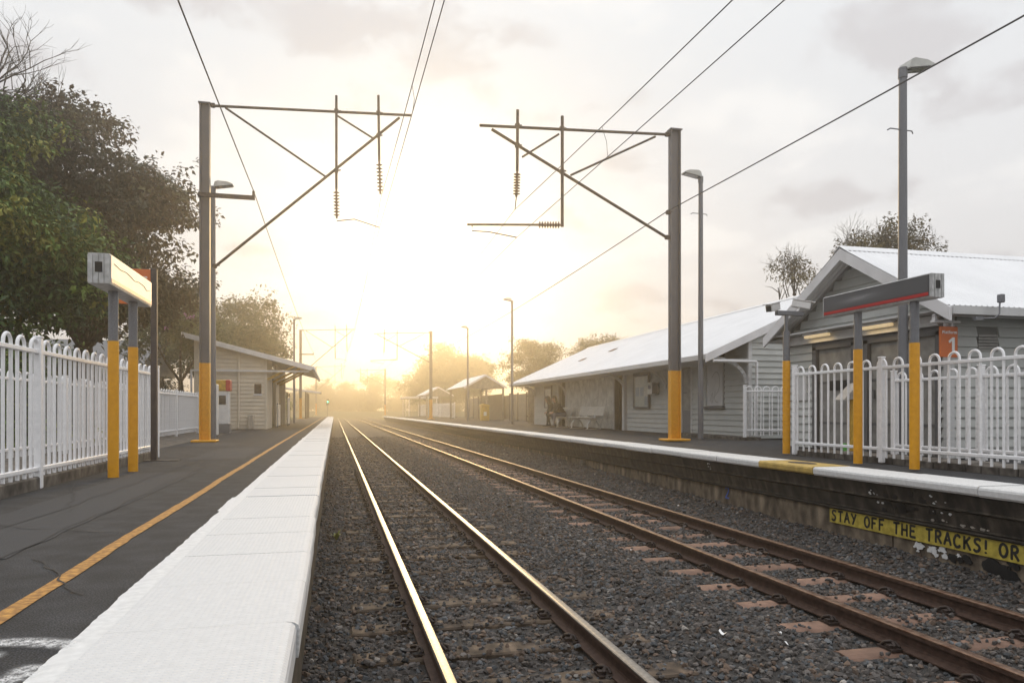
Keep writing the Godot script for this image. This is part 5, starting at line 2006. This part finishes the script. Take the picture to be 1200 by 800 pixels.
func person(label: String, at: Vector3, turn: float, top: Color, legs: Color, lean: float, head_turn: float) -> void:
	# seated, facing -X, bent forward with the hands together over the knees
	var t := thing("person", label, "person", at, turn, "people on the bench")
	var skin := Color(0.42, 0.26, 0.18)
	var shoe := Color(0.02, 0.02, 0.022)
	var hip := Vector3(0.05, 0.56, 0)
	var chest := Vector3(-0.06 - lean, 0.86, 0)
	var neck := Vector3(-0.10 - lean * 1.35, 1.05, 0)
	var bones := []
	bones.append([hip, Vector3(0.0 - lean * 0.5, 0.72, 0), 0.155, 0.14, top])
	bones.append([Vector3(0.0 - lean * 0.5, 0.72, 0), chest, 0.14, 0.15, top])
	bones.append([chest + Vector3(0, 0.08, -0.11), chest + Vector3(0, 0.08, 0.11), 0.105, 0.105, top])
	bones.append([chest, neck, 0.10, 0.055, top])
	bones.append([neck, neck + Vector3(-0.03, 0.07, 0), 0.052, 0.05, skin])
	var hands := []
	for s in [-1.0, 1.0]:
		var hp := hip + Vector3(0, -0.03, s * 0.09)
		var knee := Vector3(-0.40, 0.53, s * 0.12)
		var ankle := Vector3(-0.36 - 0.08 * s, 0.10, s * 0.11)
		bones.append([hp, knee, 0.10, 0.066, legs])
		bones.append([knee, ankle, 0.064, 0.042, legs])
		bones.append([ankle + Vector3(0.03, -0.045, 0), ankle + Vector3(-0.16, -0.06, s * 0.01), 0.042, 0.034, shoe])
		var sh := chest + Vector3(0, 0.11, s * 0.185)
		var el := Vector3(-0.24 - lean * 0.6, 0.70, s * 0.22)
		var wr := Vector3(-0.42, 0.64, s * 0.07)
		bones.append([sh, el, 0.062, 0.048, top])
		bones.append([el, wr, 0.048, 0.034, top])
		hands.append([wr, s])
	var st := mk()
	flesh(st, bones, 0.022, 0.06)
	# hands: palm, four fingers, thumb
	for h in hands:
		var w: Vector3 = h[0]
		var s: float = h[1]
		var hb := [[w, w + Vector3(-0.07, -0.025, -s * 0.01), 0.028, 0.032, skin]]
		for i in 4:
			var o := w + Vector3(-0.08, -0.03 + 0.004 * i, s * (-0.033 + 0.02 * i))
			var l: float = [0.034, 0.042, 0.040, 0.030][i]
			hb.append([o, o + Vector3(-l, -0.014, 0), 0.0095, 0.009, skin])
			hb.append([o + Vector3(-l, -0.014, 0), o + Vector3(-l * 1.3, -0.014 - l * 0.8, 0), 0.009, 0.008, skin])
		hb.append([w + Vector3(-0.03, -0.005, -s * 0.03), w + Vector3(-0.075, -0.02, -s * 0.055), 0.011, 0.009, skin])
		flesh(st, hb, 0.006, 0.010)
	# head with nose, brow, chin and ears
	var hc := neck + Vector3(-0.045, 0.155, 0)
	var B := Basis(Vector3.UP, head_turn) * Basis(Vector3(0, 0, 1), 0.25)
	var hd := [[hc + B * Vector3(0.02, 0.035, 0), hc + B * Vector3(-0.015, 0.02, 0), 0.088, 0.085, skin], [hc + B * Vector3(-0.03, -0.04, 0), hc + B * Vector3(-0.055, -0.085, 0), 0.062, 0.035, skin], [hc + B * Vector3(-0.095, 0.0, 0), hc + B * Vector3(-0.115, -0.03, 0), 0.012, 0.017, skin], [neck, hc, 0.05, 0.055, skin], [hc + B * Vector3(-0.082, 0.02, -0.045), hc + B * Vector3(-0.082, 0.02, 0.045), 0.014, 0.014, skin], [hc + B * Vector3(-0.085, -0.065, -0.02), hc + B * Vector3(-0.085, -0.065, 0.02), 0.012, 0.012, Color(0.36, 0.16, 0.13)]]
	for s in [-1.0, 1.0]:
		hd.append([hc + B * Vector3(0.0, 0.0, s * 0.088), hc + B * Vector3(0.005, -0.035, s * 0.084), 0.014, 0.010, skin])
		hd.append([hc + B * Vector3(-0.088, 0.002, s * 0.034), hc + B * Vector3(-0.087, 0.002, s * 0.036), 0.011, 0.011, Color(0.05, 0.04, 0.035)])
	flesh(st, hd, 0.009, 0.02)
	obj("body", st, M.skin_cloth, t)
	# long dark hair as one cap with a fall down the back
	st = mk()
	var black := Color(0.012, 0.010, 0.009)
	var hr := [[hc + B * Vector3(0.03, 0.06, 0), hc + B * Vector3(-0.02, 0.075, 0), 0.092, 0.078, black], [hc + B * Vector3(0.06, 0.02, 0), hc + B * Vector3(0.09, -0.16, 0), 0.085, 0.07, black]]
	for s in [-1.0, 1.0]:
		hr.append([hc + B * Vector3(0.02, 0.02, s * 0.075), hc + B * Vector3(0.02, -0.17, s * 0.085), 0.035, 0.028, black])
	flesh(st, hr, 0.014, 0.04)
	obj("hair", st, M.hair, t)

func people() -> void:
	person("seated person in dark top and blue jeans, right one on the bench", Vector3(9.53, PR, -30.25), 0.15, Color(0.016, 0.016, 0.018), Color(0.075, 0.10, 0.15), 0.16, 0.2)
	person("seated person in dark jacket and dark trousers, left one on the bench", Vector3(9.53, PR, -31.0), -0.15, Color(0.022, 0.024, 0.022), Color(0.018, 0.018, 0.020), 0.20, -0.5)

# ------------------------------------------------------------------ trees
var clusters := {}
func cluster(kind: int) -> ArrayMesh:
	if clusters.has(kind): return clusters[kind]
	var r := RandomNumberGenerator.new()
	r.seed = 50 + kind
	var st := mk()
	for i in 16:
		var d := Vector3(r.randf_range(-1, 1), r.randf_range(-0.8, 0.9), r.randf_range(-1, 1)).normalized()
		var p := d * r.randf_range(0.25, 1.0)
		var ax := (d + Vector3(r.randf_range(-0.8, 0.8), r.randf_range(-1.0, 0.3), r.randf_range(-0.8, 0.8))).normalized()
		var sd := ax.cross(Vector3(r.randf_range(-1, 1), 1.0, r.randf_range(-1, 1))).normalized()
		var up := sd.cross(ax)
		var l := r.randf_range(0.42, 0.70)
		var w := l * (0.27 if kind == 0 else 0.20)
		var tip := p + ax * l - up * l * 0.12
		var m1 := p + ax * l * 0.45 + sd * w + up * w * 0.35
		var m2 := p + ax * l * 0.45 - sd * w + up * w * 0.35
		tri(st, p, m1, tip, up)
		tri(st, p, tip, m2, up)
	clusters[kind] = commit(st)
	return clusters[kind]

# blobs: [centre, radii]; all relative to the foot of the tree
func tree(called: String, label: String, at: Vector3, trunk_r: float, blobs: Array, count: int, size: float, cols: Array, gap: float, bark: Material, group: String, limbs := true, fork := 0.35) -> Node3D:
	var t := thing(called, label, "tree", at, 0.0, group)
	var st := mk()
	var top: Vector3 = blobs[0][0]
	var f := Vector3(top.x * 0.3, top.y * fork, top.z * 0.3)
	tube(st, [Vector3(0, -0.3, 0), Vector3(0.03, f.y * 0.15, 0.02), Vector3(f.x * 0.4 + 0.08, f.y * 0.6, 0.05), f], [trunk_r * 1.5, trunk_r * 1.05, trunk_r * 0.9, trunk_r * 0.8], 10)
	obj("trunk", st, bark, t)
	if limbs:
		st = mk()
		for q in blobs:
			var c: Vector3 = q[0]
			var R: Vector3 = q[1]
			var m: Vector3 = f.lerp(c, 0.5) + Vector3(rnd(-0.3, 0.3), rnd(-0.2, 0.4), rnd(-0.3, 0.3)) * trunk_r * 3.0
			tube(st, [f, m, c], [trunk_r * 0.55, trunk_r * 0.36, trunk_r * 0.16], 7)
			for k in 5:
				var e := c + Vector3(rnd(-1, 1) * R.x, rnd(-0.3, 0.9) * R.y, rnd(-1, 1) * R.z) * 0.8
				var s0: Vector3 = m.lerp(c, rnd(0.2, 0.9))
				tube(st, [s0, s0.lerp(e, 0.5) + Vector3(0, rnd(0, 0.2), 0), e], [trunk_r * 0.18, trunk_r * 0.11, trunk_r * 0.03], 5)
		obj("limbs", st, bark, t)
	var vol := []
	var sum := 0.0
	for q in blobs:
		sum += pow(q[1].x * q[1].y * q[1].z, 0.72)
		vol.append(sum)
	var where := []
	var tint := []
	var tries := 0
	# boughs first, then leaf clusters gathered round each bough
	var boughs := []
	var tone := []
	var per := 30 if count > 600 else 14
	while boughs.size() < count / per and tries < count * 4:
		tries += 1
		var v := rng.randf() * sum
		var i := 0
		while vol[i] < v: i += 1
		var d := Vector3(rng.randfn(), rng.randfn(), rng.randfn()).normalized()
		var p: Vector3 = blobs[i][0] + d * pow(rng.randf(), 0.30) * blobs[i][1] * (0.95 + 0.22 * noise.get_noise_3dv(d * 2.6 + blobs[i][0]))
		if noise.get_noise_3dv((p + at) * 0.176 / size) < gap: continue
		boughs.append(p)
		tone.append(rnd(-0.25, 0.25))
	var spread := size * 1.7
	while where.size() < count:
		var bi := rng.randi_range(0, boughs.size() - 1)
		var p: Vector3 = boughs[bi] + Vector3(rng.randfn() * spread, rng.randfn() * spread * 0.5, rng.randfn() * spread)
		var s := size * rnd(0.7, 1.25)
		where.append(Transform3D(Basis.from_euler(Vector3(rnd(-0.6, 0.6), rnd(0, TAU), rnd(-0.6, 0.6))) * s, p))
		var n2 := clampf(0.5 + 0.9 * noise.get_noise_3dv((p + at) * 0.45 + Vector3(70, 0, 0)) + tone[bi] + rnd(-0.16, 0.16), 0, 0.999)
		var c0: Color = cols[int(n2 * cols.size())]
		var b := rnd(0.75, 1.25)
		tint.append(Color(c0.r * b, c0.g * b, c0.b * b))
	var mm := MultiMesh.new()
	mm.transform_format = MultiMesh.TRANSFORM_3D
	mm.use_colors = true
	mm.mesh = cluster(0 if size > 0.2 else 1)
	mm.instance_count = where.size()
	for i in where.size():
		mm.set_instance_transform(i, where[i])
		mm.set_instance_color(i, tint[i])
	var o := MultiMeshInstance3D.new()
	o.name = "crown"
	o.multimesh = mm
	o.material_override = M.leaf
	o.set_meta("kind", "stuff")
	t.add_child(o)
	return t

func twigs(st: SurfaceTool, p: Vector3, d: Vector3, l: float, r: float, depth: int) -> void:
	var q := p + d * l * 0.55 + Vector3(rnd(-0.06, 0.06), rnd(-0.03, 0.06), rnd(-0.06, 0.06)) * l
	var e := q + (d + Vector3(rnd(-0.25, 0.25), rnd(-0.1, 0.25), rnd(-0.25, 0.25))).normalized() * l * 0.45
	tube(st, [p, q, e], [r, r * 0.8, r * 0.55], 5, false)
	if depth == 0: return
	for k in 3:
		var s: Vector3 = [q, e, e][k]
		var nd := (d + Vector3(rnd(-0.9, 0.9), rnd(-0.35, 0.6), rnd(-0.9, 0.9))).normalized()
		twigs(st, s, nd, l * rnd(0.55, 0.78), r * 0.55, depth - 1)

func trees() -> void:
	var green := [Color(0.032, 0.070, 0.014), Color(0.062, 0.120, 0.022), Color(0.125, 0.190, 0.030), Color(0.25, 0.25, 0.040)]
	var brown := [Color(0.022, 0.030, 0.010), Color(0.034, 0.036, 0.013), Color(0.070, 0.046, 0.018), Color(0.085, 0.078, 0.024)]
	var mid := [Color(0.058, 0.078, 0.024), Color(0.085, 0.105, 0.030), Color(0.125, 0.130, 0.038)]
	var gl := "trees behind the near platform"
	tree("broadleaf_tree", "dense green tree with yellowish leaves at the far left, nearest of all trees", Vector3(-9.0, -0.1, -20.6), 0.30, [[Vector3(0.2, 6.6, 0), Vector3(2.6, 2.5, 2.6)], [Vector3(0.4, 3.6, 0.4), Vector3(2.7, 1.7, 2.4)], [Vector3(-1.6, 8.2, -0.3), Vector3(2.2, 1.7, 2.2)], [Vector3(1.9, 5.2, 0.3), Vector3(1.5, 1.5, 1.7)], [Vector3(-1.0, 5.0, 1.2), Vector3(2.4, 2.0, 2.0)]], 4200, 0.30, green, -0.04, M.bark, gl)
	tree("broadleaf_tree", "tall dark brownish-green tree rising behind the white name board", Vector3(-8.35, -0.1, -27.5), 0.36, [[Vector3(0.3, 8.6, 0), Vector3(2.6, 2.4, 2.6)], [Vector3(1.7, 6.9, 0.2), Vector3(1.9, 2.1, 2.0)], [Vector3(0.9, 4.9, 0.3), Vector3(2.2, 1.4, 2.0)], [Vector3(-1.6, 9.6, 0), Vector3(2.4, 2.2, 2.3)], [Vector3(2.3, 5.5, 0), Vector3(1.0, 1.2, 1.2)], [Vector3(-1.9, 6.2, 0), Vector3(2.4, 2.3, 2.2)]], 4400, 0.33, brown, 0.0, M.bark, gl)
	tree("broadleaf_tree", "rounded olive tree behind the roof of the cream shelter", Vector3(-7.2, -0.1, -50.0), 0.30, [[Vector3(0.8, 5.9, 0), Vector3(3.0, 2.3, 2.8)], [Vector3(-1.8, 5.4, 0), Vector3(2.6, 2.4, 2.6)], [Vector3(2.6, 4.6, 0.3), Vector3(1.6, 1.6, 1.8)]], 2600, 0.36, mid, -0.2, M.bark, gl)
	var j := tree("jacaranda_tree", "slim pale-trunked tree with thin crown between fence and cream shelter", Vector3(-6.7, -0.1, -35.2), 0.13, [[Vector3(0.1, 4.7, 0), Vector3(1.7, 1.2, 1.6)], [Vector3(-1.0, 4.0, 0.3), Vector3(1.3, 1.0, 1.3)], [Vector3(1.0, 3.9, 0.2), Vector3(1.1, 0.9, 1.2)]], 650, 0.26, mid, 0.02, M.bark_pale, gl, true, 0.45)
	for q in [Vector3(-0.25, 4.4, 1.5), Vector3(0.55, 4.95, 1.3), Vector3(0.7, 4.9, 1.35)]:
		var st := mk()
		for k in 12:
			var c: Vector3 = q + Vector3(rnd(-0.12, 0.12), rnd(-0.1, 0.1), rnd(-0.1, 0.1))
			tube(st, [c, c + Vector3(rnd(-0.02, 0.02), -0.07, rnd(-0.02, 0.02))], [0.012, 0.034], 6)
		obj("blossom", st, mat(lin(0.42, 0.16, 0.42), 0.7), j)
	# bare twigs above the left tree
	var bt := thing("bare_tree", "leafless twigs reaching into the sky at the top left corner", "tree", Vector3(-10.2, -0.1, -22.5))
	var st2 := mk()
	tube(st2, [Vector3(0, -0.2, 0), Vector3(0.1, 4.0, 0), Vector3(0.2, 8.2, 0)], [0.22, 0.17, 0.11], 8)
	obj("trunk", st2, M.bark, bt)
	st2 = mk()
	for k in 7:
		twigs(st2, Vector3(0.2, 7.6 + 0.2 * k, 0), Vector3(0.75 + rnd(-0.3, 0.3), 0.45 + rnd(-0.3, 0.4), rnd(-0.4, 0.4)).normalized(), 1.5, 0.045, 4)
	obj("limbs", st2, M.bark, bt)
	# shrubs behind the near fence
	var k2 := 0
	for q in [[-7.2, -16.0, 1.5, "dark shrub behind the near fence, left of the notice board"], [-8.2, -19.0, 1.9, "broad dark shrub at the foot of the left tree"], [-8.6, -30.0, 1.6, "shrub behind the second white fence below the tall dark tree"], [-9.4, -37.0, 2.0, "shrub at the foot of the slim pale-trunked tree"], [-6.2, -58.0, 2.2, "shrub beyond the cream shelter on the near side"], [-11.6, -24.0, 2.6, "large dark shrub behind the left fence post, below the green tree"], [-12.0, -33.0, 2.8, "large shrub in the gap between the two left trees"], [-10.2, -29.0, 2.2, "shrub behind the white name board's posts"]]:
		var r: float = q[2]
		tree("shrub", q[3], Vector3(q[0], -0.1, q[1]), 0.06, [[Vector3(0, r * 0.7, 0), Vector3(r, r * 0.7, r)], [Vector3(r * 0.8, r * 0.5, 0), Vector3(r * 0.7, r * 0.5, r * 0.7)]], 900, 0.20, green if k2 % 2 == 0 else brown, -0.3, M.bark, "shrubs behind the near fence", false)
		k2 += 1
	# far side
	var gr := "trees behind the far platform"
	var domeb := [[Vector3(0, 7.2, 0), Vector3(6.0, 4.2, 6.0)]]
	for k in 9:
		var a := TAU * k / 9.0
		domeb.append([Vector3(cos(a) * 4.2, 5.8 + 0.6 * sin(k * 2.3), sin(a) * 4.2), Vector3(2.7, 2.6, 2.7)])
	tree("domed_tree", "big dome-shaped tree glowing yellow behind the gabled shelters", Vector3(18.2, -0.1, -119.0), 0.5, domeb, 4200, 0.62, mid, -0.5, M.bark, gr)
	tree("gum_tree", "feathery tree rising left of the waiting building's roof", Vector3(19.6, -0.1, -72.5), 0.24, [[Vector3(0.5, 6.6, 0), Vector3(2.5, 1.5, 2.4)], [Vector3(-2.2, 5.2, 0), Vector3(1.4, 1.3, 1.4)], [Vector3(1.6, 5.2, 0), Vector3(1.9, 1.3, 1.8)], [Vector3(-0.5, 4.4, 0.3), Vector3(1.5, 1.0, 1.5)]], 1500, 0.34, mid, -0.02, M.bark, gr)
	tree("gum_tree", "tree whose crown just clears the waiting building's ridge", Vector3(26.3, -0.1, -71.0), 0.26, [[Vector3(0, 7.0, 0), Vector3(2.2, 1.3, 2.2)], [Vector3(1.3, 7.3, 0), Vector3(1.4, 1.0, 1.5)], [Vector3(-1.2, 6.6, 0), Vector3(1.4, 1.1, 1.4)]], 1100, 0.36, mid, -0.1, M.bark, gr)
	var rust := [Color(0.075, 0.060, 0.020), Color(0.11, 0.085, 0.025), Color(0.14, 0.095, 0.03)]
	var sp := tree("thin_tree", "sparse half-bare tree behind the ridge of the station house", Vector3(19.2, -0.1, -22.3), 0.16, [[Vector3(0.0, 6.75, 0), Vector3(1.5, 0.6, 1.3)], [Vector3(-1.0, 6.4, 0), Vector3(0.9, 0.5, 0.9)], [Vector3(1.1, 6.3, 0), Vector3(0.9, 0.5, 0.9)]], 420, 0.22, rust, -0.05, M.bark, gr)
	st2 = mk()
	for k in 9:
		twigs(st2, Vector3(rnd(-1.3, 1.3), 6.0, rnd(-0.5, 0.5)), Vector3(rnd(-0.6, 0.6), 1.0, rnd(-0.3, 0.3)).normalized(), 0.75, 0.018, 3)
	obj("bare_twigs", st2, M.bark, sp)
	sp = tree("thin_tree", "few rust-green sprigs showing left of the station house gable", Vector3(16.0, -0.1, -23.0), 0.10, [[Vector3(-0.1, 5.6, 0), Vector3(0.55, 0.7, 0.6)], [Vector3(-0.75, 5.2, 0), Vector3(0.55, 0.4, 0.5)]], 80, 0.19, rust, -0.02, M.bark, gr)
	st2 = mk()
	for k in 5:
		twigs(st2, Vector3(rnd(-0.4, 0.2), 4.9, rnd(-0.3, 0.3)), Vector3(rnd(-0.6, 0.3), 1.0, rnd(-0.3, 0.3)).normalized(), 0.8, 0.018, 3)
	obj("bare_twigs", st2, M.bark, sp)
	# trees that close the view at the end of the line: x, z, height, half width, words
	var ge := "trees where the line ends in green"
	for q in [[-2.4, -185.0, 8.2, 2.6, "round tree just left of where the rails vanish"], [2.6, -190.0, 8.4, 2.3, "tree right above where the rails vanish"], [-7.5, -178.0, 6.2, 3.0, "low tree behind the distant green signal"], [6.2, -200.0, 6.6, 2.2, "small tree right of where the rails vanish"], [8.6, -172.0, 10.0, 3.0, "upright tree left of the distant far-side mast"], [14.8, -186.0, 8.6, 3.4, "wide tree between the distant masts and the domed tree"], [20.0, -176.0, 7.4, 3.4, "low tree behind the flat roofed shelter"], [26.0, -168.0, 7.6, 3.2, "tree partly hidden by the big domed tree"], [-13.5, -170.0, 7.5, 3.6, "distant tree hidden behind the cream shelter's roof edge"], [-1.0, -205.0, 5.6, 4.5, "low spreading tree at the very end of the line"], [9.5, -210.0, 5.2, 4.5, "low spreading tree past the end of the far platform"]]:
		var h: float = q[2]
		var w: float = q[3]
		tree("distant_tree", q[4], Vector3(q[0], 0.3, q[1]), 0.18, [[Vector3(0, h * 0.72, 0), Vector3(w * 0.8, h * 0.28, w * 0.8)], [Vector3(-w * 0.4, h * 0.5, 0), Vector3(w * 0.65, h * 0.3, w * 0.7)], [Vector3(w * 0.4, h * 0.42, 0), Vector3(w * 0.7, h * 0.3, w * 0.7)], [Vector3(0, h * 0.2, 0.5), Vector3(w, h * 0.2, w)]], 800, 0.55, mid, -0.25, M.bark, ge)
	# house glimpsed through the left trees
	var hs := thing("house", "house with dark roof glimpsed between the trees behind the near fence", "house", Vector3(-15.0, -0.1, -44.0))
	st2 = mk()
	bx(st2, -5, 5, 0, 2.9, -4, 3.5)
	obj("wall", st2, M.boards_tan[1], hs)
	st2 = mk()
	prism(st2, PackedVector2Array([Vector2(-4.6, 2.8), Vector2(4.1, 2.8), Vector2(-0.2, 4.7)]), Vector3(-5.5, 0, 0), Vector3(0, 0, 1), Vector3.UP, Vector3(11, 0, 0))
	obj("roof", st2, M.sign_grey, hs)
	for x in [-3.2, 0.2, 3.0]:
		st2 = mk()
		bx(st2, x, x + 1.1, 1.0, 2.2, 3.48, 3.53)
		var w := obj("window", st2, M.dark_glass, hs)
		st2 = mk()
		bx(st2, x - 0.08, x + 1.18, 0.9, 1.0, 3.48, 3.58)
		obj("sill", st2, M.trim_white, w)

# ------------------------------------------------------------------ small things
func small_things() -> void:
	# weed at the platform foot
	var t := thing("weed", "small yellow-green weed growing in the ballast by the near platform", "plant", Vector3(0.02, -0.9, -9.6))
	for k in 14:
		var st := mk()
		var a := rnd(0, TAU)
		var d := Vector3(cos(a), 0, sin(a))
		var l := rnd(0.06, 0.13)
		var s := d.cross(Vector3.UP) * 0.012
		quad(st, -s * 0.5, s * 0.5, d * l * 0.6 + Vector3(0, l * 0.9, 0) + s, d * l * 0.6 + Vector3(0, l * 0.9, 0) - s, Vector3.UP)
		tri(st, d * l * 0.6 + Vector3(0, l * 0.9, 0) + s, d * l * 0.6 + Vector3(0, l * 0.9, 0) - s, d * l + Vector3(0, l * 0.95, 0), Vector3.UP)
		obj("leaf", st, mat(lin(0.16, 0.18, 0.03), 0.7), t)
	# scraps of litter between the tracks
	for i in 7:
		var q := Vector2(rnd(2.3, 3.5), rnd(-9.0, -4.2))
		if i > 4: q = Vector2(rnd(5.2, 5.6), rnd(-14, -9))
		var st := mk()
		var l := rnd(0.012, 0.026)
		var pts := []
		for k in 4:
			pts.append(Vector3(l * (k - 1.5), 0.012 * sin(k * 1.9 + i), 0.004 * k))
		for k in 3:
			quad(st, pts[k], pts[k + 1], pts[k + 1] + Vector3(0.004, 0.01, l * 0.9), pts[k] + Vector3(0, 0.006, l * 0.9), Vector3.UP)
		var o := single("litter_scrap", st, M.ink_white, "small white scrap of litter lying on the ballast", "litter", "litter scraps on the ballast")
		o.position = Vector3(q.x, bed(q.x, q.y) + 0.03, q.y)
		o.rotation.y = rnd(0, TAU)
	# long dry grass stalks caught on the rail
	for q in [[1.95, -5.5, "farther"], [1.98, -4.75, "nearer"]]:
		var st := mk()
		tube(st, [Vector3(0, 0, 0), Vector3(0.015, 0.06, 0.05), Vector3(0.05, 0.11, 0.06)], [0.003, 0.0025, 0.0012], 5)
		var o := single("dry_stalk", st, M.cream, "%s of two thin dry stalks beside the right polished rail" % q[2], "twig", "dry stalks by the rail")
		o.position = Vector3(q[0], bed(q[0], q[1]), q[1])
